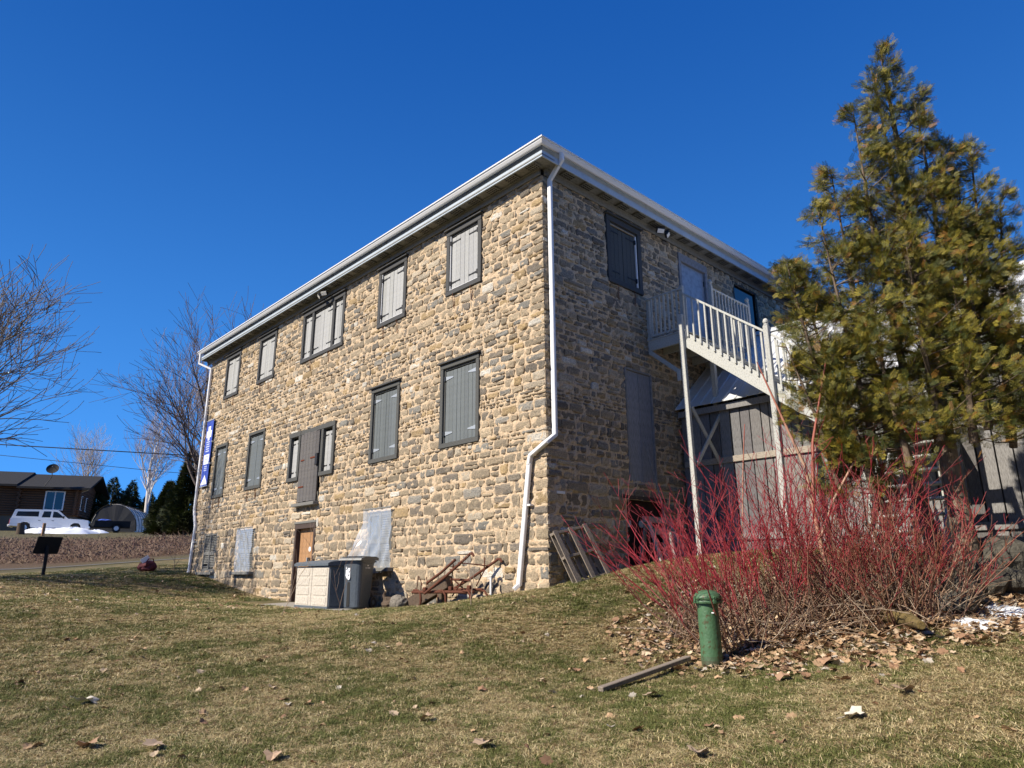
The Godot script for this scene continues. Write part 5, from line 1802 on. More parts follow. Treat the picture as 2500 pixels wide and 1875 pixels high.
func stem(b: B, p: Vector3, d: Vector3, ln: float, r: float, lv: int, q: RandomNumberGenerator, style: int) -> void:
	var n := 6 if lv == 2 else 4
	var pts := PackedVector3Array([p])
	var rad := PackedFloat32Array([r])
	var cols := PackedColorArray()
	var old := Color(0.27, 0.165, 0.11).lerp(Color(0.16, 0.075, 0.055), q.randf())
	var red := Color(0.40, 0.028, 0.045).lerp(Color(0.19, 0.02, 0.03), q.randf())
	if style == 2 and q.randf() < 0.45:
		red = Color(0.26, 0.10, 0.06)
	var at_red := (0.28 if style == 0 else (0.45 if style == 1 else 0.62)) if lv == 2 else 0.0
	cols.append(old if lv == 2 else red)
	var c := d
	var o := p
	var dirs: Array[Vector3] = [d]
	for i in n:
		c = (c + Vector3(q.randf_range(-1, 1), q.randf_range(-0.45, 0.7), q.randf_range(-1, 1)) * 0.2).normalized()
		o += c * ln / n
		pts.append(o)
		dirs.append(c)
		var f := (i + 1.0) / n
		rad.append(maxf(r * (1.0 - 0.68 * f), 0.0026))
		cols.append(old.lerp(red, clampf((f - at_red) / 0.25, 0, 1)) if lv == 2 else red)
	b.tube(pts, rad, 4 if lv == 2 else 3, cols, false)
	if lv == 0:
		return
	for k in (6 if lv == 2 else 2):
		var i := clampi(int(lerpf(0.35, 1.0, q.randf()) * n), 1, n)
		var s := Vector3(q.randf_range(-1, 1), q.randf_range(-0.2, 0.6), q.randf_range(-1, 1)).normalized()
		stem(b, pts[i], (dirs[i] + s * 0.78).normalized(), ln * q.randf_range(0.16, 0.42), maxf(rad[i] * 0.7, 0.003), lv - 1, q, style)

# ---------------------------------------------------------------- turf
func lawn() -> void:
	# tufts: a few kinds of blade fans, set out ever thinner with distance
	var kinds: Array[Mesh] = []
	for k in 4:
		var b := B.new()
		for i in 16:
			var a := rg.randf() * TAU
			var o := Vector3(cos(a), 0, sin(a)) * rg.randf_range(0.0, 0.065)
			var e := rg.randf() * TAU
			var l := rg.randf_range(0.026, 0.056)
			var flat := rg.randf_range(0.7, 3.6)
			var d := Vector3(cos(e) * flat, 1.0, sin(e) * flat).normalized() * l
			var w := Vector3(-sin(e), 0.2, cos(e)) * rg.randf_range(0.0011, 0.0022)
			var t := rg.randf_range(0.6, 1.25)
			b.col = Color(t, t, t * rg.randf_range(0.85, 1.05))
			var mid := o + d * 0.55 + Vector3(0, 0.004, 0)
			b.quad(o - w, o + w, mid + w * 0.8, mid - w * 0.8, Vector3(0.1, 1, 0.2))
			b.tri(mid - w * 0.8, mid + w * 0.8, o + d * 1.0 + Vector3(cos(e), -0.2, sin(e)) * l * 0.25, Vector3(0.1, 1, 0.2))
		kinds.append(b.mesh())
	var lists := [[], [], [], []]
	var cols := [[], [], [], []]
	var q := RandomNumberGenerator.new()
	q.seed = 12
	var zones := [[4.2, 9.0, 80000, 1.0], [9.0, 16.0, 85000, 1.4], [16.0, 36.0, 60000, 2.4]]
	for zn in zones:
		for i in zn[2]:
			var an := q.randf_range(-0.80, 0.78) + 0.8179
			var dist: float = sqrt(lerpf(zn[0] * zn[0], zn[1] * zn[1], q.randf()))
			var x := cam_at.x - sin(an) * dist
			var z := cam_at.z - cos(an) * dist
			if (x < 0.1 and z < 0.12 and x > -18.0) or (x > -10.2 and x < -4.2 and z < 1.5) or z < -4.2 or x < -32.0:
				continue
			var l := litterness(x, z)
			if q.randf() < l * 0.93:
				continue
			var g := greenness(x, z)
			var c: Color
			if q.randf() < 0.18 + g * 0.66:
				c = Color(0.105, 0.135, 0.028).lerp(Color(0.20, 0.20, 0.06), q.randf())
				if z > -2 and z < 3.5 and x < -8.0:
					c = Color(0.09, 0.13, 0.022)
			else:
				c = Color(0.78, 0.66, 0.39).lerp(Color(0.36, 0.26, 0.125), q.randf())
				if q.randf() < 0.12:
					c = Color(0.20, 0.12, 0.065)
			var s: float = zn[3] * q.randf_range(0.7, 1.25)
			var k := q.randi() % 4
			lists[k].append(Transform3D(Basis(Vector3.UP, q.randf() * TAU).scaled(Vector3(s, s * lerpf(0.65, 1.1, g) / sqrt(zn[3]), s)), gv(x, z, -0.008)))
			cols[k].append(c)
	var turf := holder("grass", "short winter turf of straw and green blades")
	for k in 4:
		scatter(turf, "tufts", kinds[k], lists[k], cols[k], M.grass)
	# leaves
	var lk: Array[Mesh] = []
	for k in 5:
		lk.append(leaf_mesh(q, k))
	var ll := [[], [], [], [], []]
	var lc := [[], [], [], [], []]
	for i in 14000:
		var x := q.randf_range(2.6, 8.4)
		var z := q.randf_range(-2.4, 2.7)
		if q.randf() > litterness(x, z):
			continue
		put_leaf(ll, lc, q, x, z, q.randf_range(0.35, 0.85), 0.03)
	for i in 5200:
		var an := q.randf_range(-0.80, 0.78) + 0.8179
		var dist := sqrt(lerpf(20.0, 700.0, q.randf()))
		var x := cam_at.x - sin(an) * dist
		var z := cam_at.z - cos(an) * dist
		if (x < 0.1 and z < 0.12) or (x > -10.2 and x < -4.2 and z < 1.5) or z < -4.0:
			continue
		if q.randf() > 0.35 + 0.9 * patch_fine.get_noise_2d(x * 0.5 + 40.0, z * 0.5):
			continue
		put_leaf(ll, lc, q, x, z, q.randf_range(0.25, 0.75), 0.022)
	var strewn := holder("leaf_litter", "dry fallen leaves strewn over the ground")
	for k in 5:
		scatter(strewn, "leaves", lk[k], ll[k], lc[k], M.leaf)
	# the large leaves one can pick out in the near grass
	var spots := [[0.77, 7.1, 1.7, 0, "big pale upturned leaf on the grass at the picture's lower left"], [2.08, 7.37, 1.3, 2, "brown curled leaf below the big pale leaf"], [2.49, 7.01, 1.2, 4, "small light leaf on the grass right of the brown curled leaf"], [3.44, 6.48, 1.2, 1, "pale leaf at the bottom edge left of centre"], [5.49, 2.69, 1.25, 1, "tan maple leaf on the grass to the right of the green pipe"], [5.61, 2.09, 1.2, 3, "tan leaf on the grass just below the leaf litter"], [4.70, 3.57, 1.15, 4, "orange-brown leaf standing below the thin board's near end"], [6.66, 3.21, 1.3, 1, "grey-brown flat leaf out on the right-hand grass"], [6.53, 3.82, 1.2, 0, "folded brown leaf in the straw patch at right"], [5.93, 4.8, 1.2, 2, "whitish leaf at the bottom edge below the green pipe"], [4.51, 5.39, 1.2, 3, "pinkish dry leaf near the bottom edge centre"], [3.62, 5.25, 1.0, 2, "dark crumpled leaf low in the middle of the grass"]]
	for s in spots:
		var t := thing("fallen_leaf", s[4], "leaf", gv(s[0], s[1], 0.035), q.randf() * TAU, "large fallen leaves")
		var o := pm(t, "blade", lk[s[3]], M["leaf"], Transform3D(Basis(Vector3.RIGHT, q.randf_range(-0.5, 0.5)).scaled(Vector3.ONE * s[2]), Vector3.ZERO))
		var m: StandardMaterial3D = M.leaf.duplicate()
		m.albedo_color = Color(0.44, 0.34, 0.24).lerp(Color(0.36, 0.2, 0.11), q.randf()).linear_to_srgb() if s[3] != 0 else Color(0.6, 0.55, 0.46).linear_to_srgb()
		o.material_override = m

func put_leaf(ll: Array, lc: Array, q: RandomNumberGenerator, x: float, z: float, s: float, up: float) -> void:
	var k := q.randi() % 5
	var bs := Basis(Vector3.UP, q.randf() * TAU) * Basis(Vector3.RIGHT, q.randf_range(-0.6, 0.6)) * Basis(Vector3.BACK, q.randf_range(-0.5, 0.5))
	ll[k].append(Transform3D(bs.scaled(Vector3.ONE * s), gv(x, z, q.randf_range(0.004, up))))
	var h := q.randf()
	var c := Color(0.42, 0.28, 0.16)
	if h < 0.3: c = Color(0.26, 0.15, 0.085)
	elif h < 0.55: c = Color(0.52, 0.40, 0.27)
	elif h < 0.64: c = Color(0.40, 0.36, 0.30)
	lc[k].append(c * q.randf_range(0.75, 1.2))

func leaf_mesh(q: RandomNumberGenerator, k: int) -> Mesh:
	# a lobed leaf, cupped and creased
	var b := B.new()
	var pts: Array[Vector3] = []
	var n := 14
	for i in n:
		var a := TAU * i / n
		var r := 0.055 * (1.0 + (0.32 if i % 2 == 0 else -0.14) * (0.4 + 0.6 * q.randf()))
		var p := Vector3(cos(a) * r * (0.8 + 0.08 * k), 0, sin(a) * r)
		p.y = 0.012 * sin(a * 2.0 + k) + 3.5 * p.x * p.x + q.randf_range(-0.006, 0.008)
		pts.append(p)
	for i in n:
		var t := q.randf_range(0.85, 1.1)
		b.col = Color(t, t, t)
		b.tri(Vector3(0, 0.003, 0), pts[i], pts[(i + 1) % n], Vector3.UP)
	b.bar(Vector3(0, 0, 0.05), Vector3(0.01, 0.012, 0.1), 0.003, 0.003)
	return b.mesh()

func holder(nm: String, label: String) -> Node3D:
	var o := Node3D.new()
	o.name = numbered(self, nm)
	add_child(o, true)
	stuff(o, label, nm.replace("_", " "))
	return o

func scatter(parent: Node, nm: String, me: Mesh, list: Array, cols: Array, m: Material) -> void:
	var mm := MultiMesh.new()
	mm.transform_format = MultiMesh.TRANSFORM_3D
	mm.use_colors = true
	mm.mesh = me
	mm.instance_count = list.size()
	for i in list.size():
		mm.set_instance_transform(i, list[i])
		mm.set_instance_color(i, cols[i])
	var o := MultiMeshInstance3D.new()
	o.multimesh = mm
	o.material_override = m
	o.name = numbered(parent, nm)
	parent.add_child(o, true)
	stuff(o)

# ---------------------------------------------------------------- beyond the lawn
func bare_tree(nm: String, label: String, at: Vector3, h: float, r: float, seed_: int, cols: Array, kids: Array, spread := 0.75, lift := 0.35, rmin := 0.011) -> void:
	limb_min = rmin
	var t := thing(nm, label, "tree", at)
	var q := RandomNumberGenerator.new()
	q.seed = seed_
	var tr := B.new()
	tr.col = cols[cols.size() - 1]
	var top := Vector3(q.randf_range(-0.4, 0.4), h * 0.62, q.randf_range(-0.4, 0.4))
	tr.tube(PackedVector3Array([Vector3(0, -0.3, 0), top * 0.3 + Vector3(0.1, 0, 0), top * 0.65, top]), PackedFloat32Array([r * 1.15, r, r * 0.8, r * 0.4]), 9)
	part(t, "trunk", tr, M.twig)
	var b := B.new()
	var n := 11
	for i in n:
		var f := lerpf(0.28, 1.0, (i + q.randf() * 0.6) / n)
		var a := i * 2.4 + q.randf()
		limb(b, top * f, Vector3(cos(a) * spread, 0.65 + f * 0.5, sin(a) * spread).normalized(), h * lerpf(0.46, 0.36, f) * q.randf_range(0.8, 1.15), r * lerpf(0.45, 0.3, f), kids.size(), q, 0.62, lift, kids, cols)
	part(t, "crown", b, M.twig)

func conifer(label: String, at: Vector3, h: float, r: float, seed_: int, n: int, dark: Color, group: String) -> void:
	var t := thing("conifer_tree", label, "tree", at, 0.0, group)
	var q := RandomNumberGenerator.new()
	q.seed = seed_
	var tr := B.new()
	tr.tube(PackedVector3Array([Vector3(0, -0.3, 0), Vector3(0, h * 0.5, 0), Vector3(0, h * 0.97, 0)]), PackedFloat32Array([0.16, 0.1, 0.02]), 7)
	part(t, "trunk", tr, M.bark_cedar)
	var b := B.new()
	for i in n:
		var f := 1.0 - sqrt(q.randf())
		var a := q.randf() * TAU
		var lobe := 1.0 + 0.28 * sin(a * 3.0 + f * 9.0 + seed_) + 0.15 * sin(a * 5.0 - f * 14.0)
		var rr := r * pow(1.0 - f, 0.8) * lobe * pow(q.randf(), 0.4)
		var p := Vector3(cos(a) * rr, h * (0.06 + 0.94 * f), sin(a) * rr)
		var d := Vector3(cos(a) * 0.8, q.randf_range(-0.3, 0.9), sin(a) * 0.8).normalized()
		var s := d.cross(Vector3(q.randf_range(-1, 1), q.randf_range(-1, 1), q.randf_range(-1, 1))).normalized()
		b.col = dark.lerp(Color(dark.r * 2.2, dark.g * 1.9, dark.b * 1.3), q.randf() * q.randf())
		var l := q.randf_range(0.22, 0.45) * (1.6 if n > 8000 else 1.0)
		b.tri(p - s * 0.07, p + d * l + s * 0.05, p + s * 0.08)
		b.tri(p, p + d * l * 0.8 + s * 0.22, p + d * 0.1)
		b.tri(p, p + d * l * 0.8 - s * 0.22, p + d * 0.1)
	part(t, "crown", b, M.foliage)

func far_side() -> void:
	# path at the lawn's edge
	var b := B.new()
	var e := [Vector2(-33.3, 9.0), Vector2(-33.0, 3.5), Vector2(-31.2, 0.0), Vector2(-29.3, -3.6), Vector2(-27.0, -8.0), Vector2(-25.0, -14.0)]
	for i in e.size() - 1:
		for k in 8:
			var p: Vector2 = (e[i] as Vector2).lerp(e[i + 1], k / 8.0)
			var r: Vector2 = (e[i] as Vector2).lerp(e[i + 1], (k + 1) / 8.0)
			var w := Vector2(-0.4, -0.1)
			b.quad(gv(p.x, p.y, 0.02), gv(r.x, r.y, 0.02), gv(r.x + w.x, r.y + w.y, 0.03), gv(p.x + w.x, p.y + w.y, 0.03), Vector3.UP)
	structure("path", b, M.asphalt)
	# brambles on the bank
	b = B.new()
	var q := RandomNumberGenerator.new()
	q.seed = 19
	for i in 20000:
		var x := q.randf_range(-47.5, -34.5)
		var z := q.randf_range(-16.0, 12.0)
		var lim := -34.8 + clampf(-z, -3.0, 12.0) * 0.55
		if x > lim:
			continue
		var p := gv(x, z, -0.02)
		var d := Vector3(q.randf_range(-0.9, 0.9), q.randf_range(0.4, 1.0), q.randf_range(-0.9, 0.9)).normalized()
		var l := q.randf_range(0.35, 1.05)
		var t := q.randf_range(0.55, 1.25)
		b.col = Color(0.17, 0.10, 0.068) * t
		if q.randf() < 0.3:
			b.col = Color(0.25, 0.17, 0.11) * t
		elif q.randf() < 0.25:
			b.col = Color(0.11, 0.05, 0.042) * t
		var m := p + d * l * 0.6
		var s := d.cross(Vector3(0.6, 0.1, 0.7)).normalized() * q.randf_range(0.005, 0.013)
		var tip := m + (d + Vector3(q.randf_range(-0.5, 0.5), -0.7, q.randf_range(-0.5, 0.5))).normalized() * l * 0.5
		b.quad(p - s, p + s, m + s, m - s, Vector3(1, 0.4, 0.3))
		b.tri(m - s, m + s, tip, Vector3(1, 0.4, 0.3))
		if q.randf() < 0.5:
			var lf := m + Vector3(q.randf_range(-0.2, 0.2), q.randf_range(-0.2, 0.1), q.randf_range(-0.2, 0.2))
			b.tri(lf, lf + Vector3(0.0, 0.07, 0.05), lf + Vector3(0.03, 0.01, 0.09), Vector3(1, 0.4, 0.3))
	var br := part(self, "brambles", b, M.twig)
	stuff(br, "tangled brown brambles covering the bank", "brambles")
	# left tree reaching into the picture, and others out of it that shade the lawn
	bare_tree("bare_tree", "bare deciduous tree reaching in from the left edge over the lawn", gv(-22.2, 8.1), 11.0, 0.22, 7, [Color(0.085, 0.065, 0.055), Color(0.09, 0.07, 0.055), Color(0.12, 0.095, 0.075), Color(0.16, 0.13, 0.10)], [7, 6, 4], 1.1, 0.2, 0.0095)
	bare_tree("bare_tree", "bare tree left of the picture whose branches shade the far lawn", gv(-18.0, 13.0), 9.0, 0.2, 17, [Color(0.15, 0.105, 0.085), Color(0.2, 0.16, 0.13)], [6, 5, 4], 0.9, 0.3, 0.016)
	bare_tree("bare_tree", "second bare tree left of the picture beyond the first one", gv(-22.5, 16.5), 10.5, 0.24, 18, [Color(0.15, 0.105, 0.085), Color(0.2, 0.16, 0.13)], [6, 5, 4], 0.9, 0.3, 0.016)
	bare_tree("bare_tree", "dark bare tree with crooked limbs just behind the far downspout", Vector3(-38.4, gh(-38.4, -7.2), -7.2), 15.5, 0.22, 13, [Color(0.11, 0.075, 0.06), Color(0.10, 0.07, 0.055), Color(0.085, 0.065, 0.055)], [6, 5, 4], 0.85, 0.2)
	bare_tree("bare_tree", "pale grey bare tree among the conifers behind the dark bare one", Vector3(-44.0, gh(-44, -9.3), -9.3), 12.5, 0.13, 23, [Color(0.28, 0.23, 0.2), Color(0.30, 0.25, 0.21), Color(0.36, 0.32, 0.28)], [5, 4, 4], 0.5, 0.6)
	bare_tree("birch_tree", "white barked birch beside the tarpaulin shelter", Vector3(-78.0, gh(-78, -15.0), -15.0), 13.0, 0.24, 29, [Color(0.28, 0.21, 0.18), Color(0.34, 0.28, 0.25), Color(0.66, 0.63, 0.6)], [5, 4, 3], 0.4, 0.8)
	bare_tree("bare_tree", "thin pale bare tree above the house roof's gable end", Vector3(-92.0, gh(-92, -11.5), -11.5), 12.0, 0.16, 33, [Color(0.32, 0.26, 0.2), Color(0.34, 0.28, 0.22)], [5, 4, 3], 0.4, 0.8)
	# conifers
	var G := "conifers behind the shelter"
	var dk := Color(0.022, 0.034, 0.014)
	for c in [["bushy conifer at the house gable", -81.5, -10.6, 4.6, 1.9], ["rounded conifer second from the house", -83.8, -12.6, 6.6, 1.9], ["pointed conifer rising in the middle of the row", -83.4, -14.6, 6.2, 1.6], ["dark conifer just left of the birch", -82.5, -16.4, 4.8, 1.9], ["dark conifer right of the birch", -80.0, -18.5, 5.2, 2.0], ["far dark conifer filling the row's back", -92.0, -16.0, 5.6, 2.6], ["far low conifer behind the birch", -90.0, -20.5, 5.5, 2.6]]:
		conifer(c[0], Vector3(c[1], gh(c[1], c[2]), c[2]), c[3], c[4], int(absf(c[2]) * 10), 3200, dk, G)
	for c in [["tall dark spruce touching the far downspout", -49.5, -10.0, 7.2, 1.7], ["tall dark spruce behind the crooked bare tree", -47.5, -12.0, 7.6, 1.9], ["lower dark spruce right of the birch", -52.0, -9.3, 4.6, 1.4]]:
		conifer(c[0], Vector3(c[1], gh(c[1], c[2]), c[2]), c[3], c[4], int(absf(c[2]) * 10), 6500, Color(0.026, 0.035, 0.011), "spruces behind the building")
	for c in [["tall conifer standing outside the picture to the right of the stair, nearest the lawn", 12.5, 6.5, 11.0, 2.6], ["tall conifer outside the picture to the right, second from the lawn", 13.2, 2.5, 12.0, 2.8], ["tall conifer outside the picture to the right, third from the lawn", 13.0, -1.5, 11.5, 2.8], ["tall conifer outside the picture to the right, beside the shed", 13.4, -5.5, 12.0, 2.8], ["tall conifer outside the picture to the right, beyond the shed", 14.5, -10.0, 12.0, 3.0]]:
		conifer(c[0], gv(c[1], c[2]), c[3], c[4], int(absf(c[2]) * 10) + 3, 9000, Color(0.03, 0.04, 0.012), "conifers right of the stair")
	house()
	truck()
	trailer_and_tent()
	# power lines
	for w in [["thicker black power line above the house roof", Vector3(-60.0, 10.8, 14.0), Vector3(-36.06, 8.27, 4.19), Vector3(-34.04, 8.44, -5.16), Vector3(-31.0, 8.9, -16.0), 0.028], ["thin black cable below the thicker power line", Vector3(-60.0, 10.0, 14.0), Vector3(-36.05, 7.71, 4.1), Vector3(-34.52, 7.39, -3.59), Vector3(-31.0, 7.2, -16.0), 0.014]]:
		var t := thing("power_line", w[0], "cable", w[2])
		b = B.new()
		var pts := PackedVector3Array()
		var rad := PackedFloat32Array()
		var o: Vector3 = w[2]
		for k in 4:
			pts.append((w[1 + k] as Vector3) - o)
			rad.append(w[5])
		b.tube(pts, rad, 6)
		part(t, "cable", b, M.black_paint)

func house() -> void:
	var y0 := 4.9
	var t := thing("log_house", "dark log house with black shingle roof and pale block basement", "house", Vector3(-74.75, y0, -7.25), deg_to_rad(66))
	# local: x along the front towards the corner at 0, z outward
	var L := 15.0
	var D := 8.0
	var b := B.new()
	b.col = Color(0.36, 0.33, 0.29)
	b.box(Vector3(-L * 0.5, 1.2, -D * 0.5), Vector3(L, 2.6, D))
	part(t, "basement", b, M.concrete)
	b = B.new()
	b.box(Vector3(-L * 0.5, 3.9, -D * 0.5), Vector3(L - 0.3, 2.9, D - 0.3))
	part(t, "inner_wall", b, M.log)
	var lg := B.new()
	lg.tube(PackedVector3Array([Vector3(-L, 0, 0), Vector3(0.35, 0, 0)]), PackedFloat32Array([0.135, 0.135]), 10)
	var lm := lg.mesh()
	lg = B.new()
	lg.tube(PackedVector3Array([Vector3(0, 0, 0.35), Vector3(0, 0, -D)]), PackedFloat32Array([0.135, 0.135]), 10)
	var lm2 := lg.mesh()
	lg = B.new()
	lg.tube(PackedVector3Array([Vector3(0, 0, -0.3), Vector3(0, 0, 0.45)]), PackedFloat32Array([0.13, 0.13]), 10)
	var lm3 := lg.mesh()
	for i in 12:
		pm(t, "log", lm, M.log, Transform3D(Basis(), Vector3(0, 2.63 + i * 0.245, 0.0)))
		pm(t, "log", lm2, M.log, Transform3D(Basis(), Vector3(0.0, 2.75 + i * 0.245, 0)))
		if i < 11:
			pm(t, "log", lm3, M.log, Transform3D(Basis(), Vector3(-5.1 + 0.12 * (i % 2), 2.75 + i * 0.245, 0)))
	# gable
	b = B.new()
	b.prism(PackedVector2Array([Vector2(0.1, 5.5), Vector2(-D, 5.5), Vector2(-D * 0.5, 6.9)]), -0.12, 0.12, Basis(Vector3(0, 0, 1), Vector3(0, 1, 0), Vector3(-1, 0, 0)))
	part(t, "gable", b, M.log)
	# roof, two sections
	for s in [[-5.2, 1.3, 0.0], [-L - 0.5, -5.2, 0.18]]:
		b = B.new()
		var yy: float = s[2]
		var sl := PackedVector2Array([Vector2(1.0, 5.15 + yy), Vector2(-D * 0.5, 7.0 + yy), Vector2(-D - 1.0, 5.15 + yy), Vector2(-D - 1.0, 5.32 + yy), Vector2(-D * 0.5, 7.2 + yy), Vector2(1.0, 5.36 + yy)])
		b.prism(sl, -s[1], -s[0], Basis(Vector3(0, 0, 1), Vector3(0, 1, 0), Vector3(-1, 0, 0)))
		part(t, "roof", b, M.shingle)
	# window in the front
	var f := B.new()
	for q in [[-2.75, 4.05, 0.12, 1.95], [-1.1, 4.05, 0.12, 1.95], [-1.92, 4.05, 0.09, 1.8]]:
		f.box(Vector3(q[0], q[1], 0.17), Vector3(q[2], q[3], 0.1), 0.01)
	for q in [3.12, 4.98]:
		f.box(Vector3(-1.925, q, 0.165), Vector3(1.55, 0.1, 0.1), 0.01)
	var w := part(t, "window", f, M.white_metal)
	for x in [-2.33, -1.5]:
		boxpart(w, "pane", Vector3(x, 4.05, 0.16), Vector3(0.74, 1.76, 0.02), M.window_glass, 0.0)
	# narrow windows in the gable side
	for z in [-1.6, -3.6]:
		f = B.new()
		f.box(Vector3(0.14, 4.0, z), Vector3(0.08, 1.5, 0.55), 0.01)
		var n := part(t, "window", f, M.white_metal)
		boxpart(n, "pane", Vector3(0.185, 4.0, z), Vector3(0.01, 1.35, 0.4), M.window_glass, 0.0)
	# basement door and brace
	boxpart(t, "basement_window", Vector3(0.02, 1.3, -2.2), Vector3(0.06, 0.9, 0.8), M.white_metal)
	for k in [[Vector3(0.2, 5.3, -0.6), Vector3(1.1, 6.0, -1.2)], [Vector3(0.2, 5.0, -0.2), Vector3(1.0, 5.3, 0.2)]]:
		b = B.new()
		b.bar(k[0], k[1], 0.14, 0.14, 0.01)
		part(t, "brace", b, M.barn_rail)
	# satellite dish
	var d := thing("satellite_dish", "dark round satellite dish on a mast above the house roof", "satellite dish", Vector3(-74.6, 11.0, -4.7), deg_to_rad(60))
	b = B.new()
	b.tube(PackedVector3Array([Vector3(-0.5, -0.7, 0), Vector3(0, 0.2, 0), Vector3(0, 0.9, 0)]), PackedFloat32Array([0.04, 0.04, 0.04]), 7)
	part(d, "mast", b, M.iron)
	b = B.new()
	b.lathe([[0.0, 0.0], [0.25, 0.03], [0.45, 0.09], [0.56, 0.15], [0.57, 0.17], [0.45, 0.11], [0.25, 0.05], [0.0, 0.02]], 28)
	var di := part(d, "dish", b, M.black_paint, Vector3(0, 1.0, 0))
	di.rotation = Vector3(1.1, 0.4, 0.25)
	b = B.new()
	b.tube(PackedVector3Array([Vector3(0, 0.05, -0.4), Vector3(0, 0.5, 0)]), PackedFloat32Array([0.02, 0.02]), 6)
	part(di, "feed_arm", b, M.zinc)

func truck() -> void:
	var x := -64.9
	var z := -3.7
	var t := thing("pickup_truck", "white crew cab pickup truck with canopy parked before the log house", "truck", Vector3(x, gh(x, z) - 0.12, z), deg_to_rad(74))
	# local x forward, z towards the viewer
	var w := 0.95
	var low := PackedVector2Array([Vector2(-2.95, 0.55), Vector2(-2.95, 1.12), Vector2(-2.9, 1.22), Vector2(1.35, 1.22), Vector2(2.4, 1.19), Vector2(2.85, 1.12), Vector2(2.92, 0.6), Vector2(2.85, 0.42), Vector2(2.35, 0.42), Vector2(2.28, 0.7), Vector2(2.1, 0.86), Vector2(1.75, 0.86), Vector2(1.55, 0.7), Vector2(1.48, 0.42), Vector2(-1.4, 0.42), Vector2(-1.48, 0.7), Vector2(-1.68, 0.86), Vector2(-2.03, 0.86), Vector2(-2.23, 0.7), Vector2(-2.3, 0.5)])
	var b := B.new()
	b.prism(low, -w, w)
	part(t, "body", b, M.car_paint)
	b = B.new()
	var cabp := PackedVector2Array([Vector2(-2.9, 1.22), Vector2(-2.72, 1.9), Vector2(-2.6, 1.95), Vector2(0.25, 1.97), Vector2(0.5, 1.91), Vector2(1.3, 1.22)])
	b.prism(cabp, -w + 0.1, w - 0.1)
	var cab := part(t, "cab", b, M.car_paint)
	for q in [[[-2.6, 1.36], [-2.5, 1.76], [-0.95, 1.80], [-0.95, 1.36], "canopy_window"], [[-0.72, 1.3], [-0.6, 1.82], [-0.05, 1.83], [-0.08, 1.3], "door_window"], [[0.1, 1.3], [0.1, 1.83], [0.42, 1.78], [1.0, 1.3], "door_window"]]:
		for s in [-1.0, 1.0]:
			b = B.new()
			b.prism(PackedVector2Array([Vector2(q[0][0], q[0][1]), Vector2(q[1][0], q[1][1]), Vector2(q[2][0], q[2][1]), Vector2(q[3][0], q[3][1])]), s * (w - 0.105), s * (w - 0.09))
			part(cab, q[4], b, M.car_glass)
	b = B.new()
	b.bar(Vector3(0.57, 1.86, 0), Vector3(1.24, 1.28, 0), 1.5, 0.02, 0.0, Vector3(0, 0, 1))
	part(cab, "windscreen", b, M.car_glass, Vector3(0.02, 0.02, 0))
	for s in [-1.0, 1.0]:
		boxpart(t, "mirror", Vector3(0.95, 1.33, s * (w + 0.12)), Vector3(0.12, 0.2, 0.2), M.iron, 0.02)
		for hx in [-0.95, 0.05]:
			boxpart(t, "door_handle", Vector3(hx + 0.12, 1.02, s * (w + 0.01)), Vector3(0.18, 0.04, 0.03), M.iron, 0.006)
		boxpart(t, "side_step", Vector3(0.0, 0.4, s * w), Vector3(2.7, 0.06, 0.12), M.chrome, 0.01)
		for wx in [-1.86, 1.92]:
			b = B.new()
			b.tube(PackedVector3Array([Vector3(wx, 0.4, s * (w - 0.26)), Vector3(wx, 0.4, s * (w - 0.02))]), PackedFloat32Array([0.4, 0.4]), 24)
			var wh := part(t, "wheel", b, M.rubber)
			b = B.new()
			b.tube(PackedVector3Array([Vector3(wx, 0.4, s * (w - 0.05)), Vector3(wx, 0.4, s * (w + 0.0))]), PackedFloat32Array([0.24, 0.22]), 16)
			part(wh, "rim", b, M.chrome)
		b = B.new()
		b.col = Color(0.85, 0.85, 0.8)
		b.box(Vector3(2.86, 0.95, s * 0.72), Vector3(0.16, 0.24, 0.36), 0.02)
		part(t, "headlight", b, M.chrome)
		b = B.new()
		b.col = Color(0.45, 0.02, 0.02)
		b.box(Vector3(-2.93, 0.88, s * 0.84), Vector3(0.1, 0.4, 0.2), 0.02)
		part(t, "tail_light", b, M.plain)
	boxpart(t, "grille", Vector3(2.91, 0.82, 0), Vector3(0.06, 0.3, 1.0), M.iron, 0.02)
	boxpart(t, "front_bumper", Vector3(2.93, 0.52, 0), Vector3(0.18, 0.22, 1.86), M.car_paint, 0.04)
	boxpart(t, "rear_bumper", Vector3(-3.0, 0.55, 0), Vector3(0.16, 0.2, 1.8), M.car_paint, 0.03)
	# stump, post and snow bank in front of it
	var s := thing("tree_stump", "dark tree stump in front of the white truck's rear wheel", "stump", gv(-58.64, -0.62))
	b = B.new()
	b.tube(PackedVector3Array([Vector3(0, -0.2, 0), Vector3(0.02, 0.2, 0), Vector3(0, 0.85, 0.05)]), PackedFloat32Array([0.36, 0.28, 0.24]), 12)
	part(s, "stump", b, M.old_beam)
	var p := thing("wooden_post", "short brown wooden post in front of the white truck's doors", "post", gv(-56.4, -1.78))
	boxpart(p, "post", Vector3(0, 0.4, 0), Vector3(0.2, 1.1, 0.2), M.door_wood, 0.02)
	for q in [[-61.5, -4.6, 1.9, 0.45], [-62.5, -2.6, 1.6, 0.35], [-63.0, -6.9, 0.9, 0.25], [-62.5, -12.8, 1.6, 0.3], [-63.0, -15.0, 1.8, 0.25]]:
		snow_patch(gv(q[0], q[1]), q[2], q[3], int(-q[1] * 10), "")

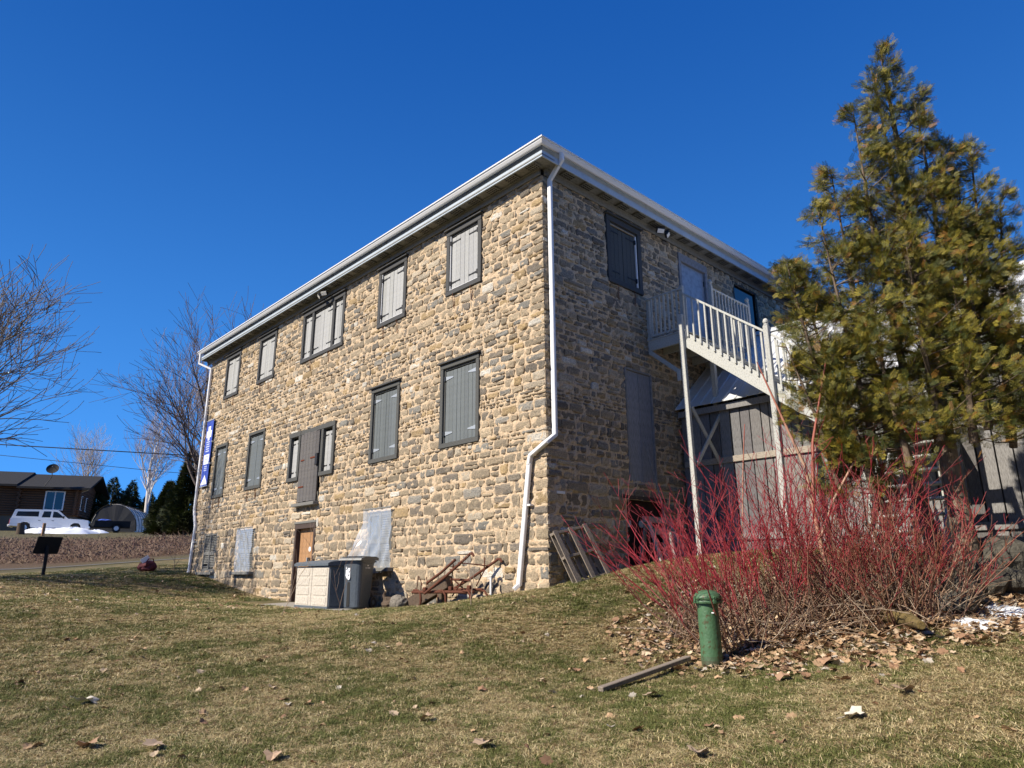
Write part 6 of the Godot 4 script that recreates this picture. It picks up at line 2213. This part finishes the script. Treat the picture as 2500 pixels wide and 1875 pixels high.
func trailer_and_tent() -> void:
	var x := -64.2
	var z := -8.4
	var t := thing("utility_trailer", "black box utility trailer with blue cover behind the white truck", "trailer", Vector3(x, gh(x, z), z), deg_to_rad(76))
	boxpart(t, "box", Vector3(0, 0.72, 0), Vector3(2.9, 0.62, 1.5), M.black_paint, 0.02)
	var b := B.new()
	b.col = Color(0.05, 0.12, 0.5)
	b.blob(Vector3(-0.7, 1.05, 0.1), Vector3(0.62, 0.12, 0.5), 4, 0.3, 7, 12)
	part(t, "blue_cover", b, M.plain)
	b = B.new()
	b.bar(Vector3(-1.4, 0.45, 0), Vector3(-2.6, 0.42, 0), 0.1, 0.1, 0.01)
	part(t, "drawbar", b, M.black_paint)
	for s in [-1.0, 1.0]:
		b = B.new()
		b.tube(PackedVector3Array([Vector3(0.35, 0.33, s * 0.62), Vector3(0.35, 0.33, s * 0.86)]), PackedFloat32Array([0.34, 0.34]), 22)
		var w := part(t, "wheel", b, M.rubber)
		b = B.new()
		b.tube(PackedVector3Array([Vector3(0.35, 0.33, s * 0.8), Vector3(0.35, 0.33, s * 0.875)]), PackedFloat32Array([0.21, 0.2]), 16)
		part(w, "rim", b, M.white_metal)
		b = B.new()
		for k in 9:
			var a0 := PI * k / 9.0
			var a1 := PI * (k + 1) / 9.0
			b.quad(Vector3(0.35 + cos(a0) * 0.44, 0.33 + sin(a0) * 0.44, s * 0.62), Vector3(0.35 + cos(a1) * 0.44, 0.33 + sin(a1) * 0.44, s * 0.62), Vector3(0.35 + cos(a1) * 0.44, 0.33 + sin(a1) * 0.44, s * 0.9), Vector3(0.35 + cos(a0) * 0.44, 0.33 + sin(a0) * 0.44, s * 0.9), Vector3(0, 1, 0))
		part(t, "mudguard", b, M.black_paint)
	# tunnel shelter: dark end facing the viewer, pale side
	var c := Vector3(-68.9, gh(-68.9, -9.6) - 0.1, -9.6)
	var n := thing("tarpaulin_shelter", "arched tarpaulin shelter with black end and pale grey side", "shelter", c, deg_to_rad(60))
	var k := 16
	var arc: Array[Vector2] = []
	for i in k + 1:
		var a := PI * i / k
		arc.append(Vector2(-cos(a) * 2.05, pow(sin(a), 0.78) * 2.75))
	b = B.new()
	for i in k:
		b.tri(Vector3(0, 0, 0), Vector3(arc[i].x, arc[i].y, 0.02 * sin(i * 1.7)), Vector3(arc[i + 1].x, arc[i + 1].y, 0.02 * sin((i + 1) * 1.7)), Vector3(0, 0, 1))
	part(n, "end_panel", b, M.tarp_black)
	b = B.new()
	var seg := 6
	for j in seg:
		for i in k:
			var z0 := -0.05 - j * 1.0
			var z1 := -0.05 - (j + 1) * 1.0
			var s0 := 1.0 + 0.02 * sin(j * 2.1 + i)
			var s1 := 1.0 + 0.02 * sin((j + 1) * 2.1 + i)
			b.quad(Vector3(arc[i].x * s0, arc[i].y * s0, z0), Vector3(arc[i + 1].x * s0, arc[i + 1].y * s0, z0), Vector3(arc[i + 1].x * s1, arc[i + 1].y * s1, z1), Vector3(arc[i].x * s1, arc[i].y * s1, z1), Vector3(arc[i].x, arc[i].y, 0))
	part(n, "cover", b, M.tarp_white)
	for j in 7:
		b = B.new()
		var pts := PackedVector3Array()
		var rad := PackedFloat32Array()
		for i in k + 1:
			pts.append(Vector3(arc[i].x * 1.035, arc[i].y * 1.035, 0.02 - j * 1.0))
			rad.append(0.025)
		b.tube(pts, rad, 5)
		part(n, "hoop", b, M.black_paint)
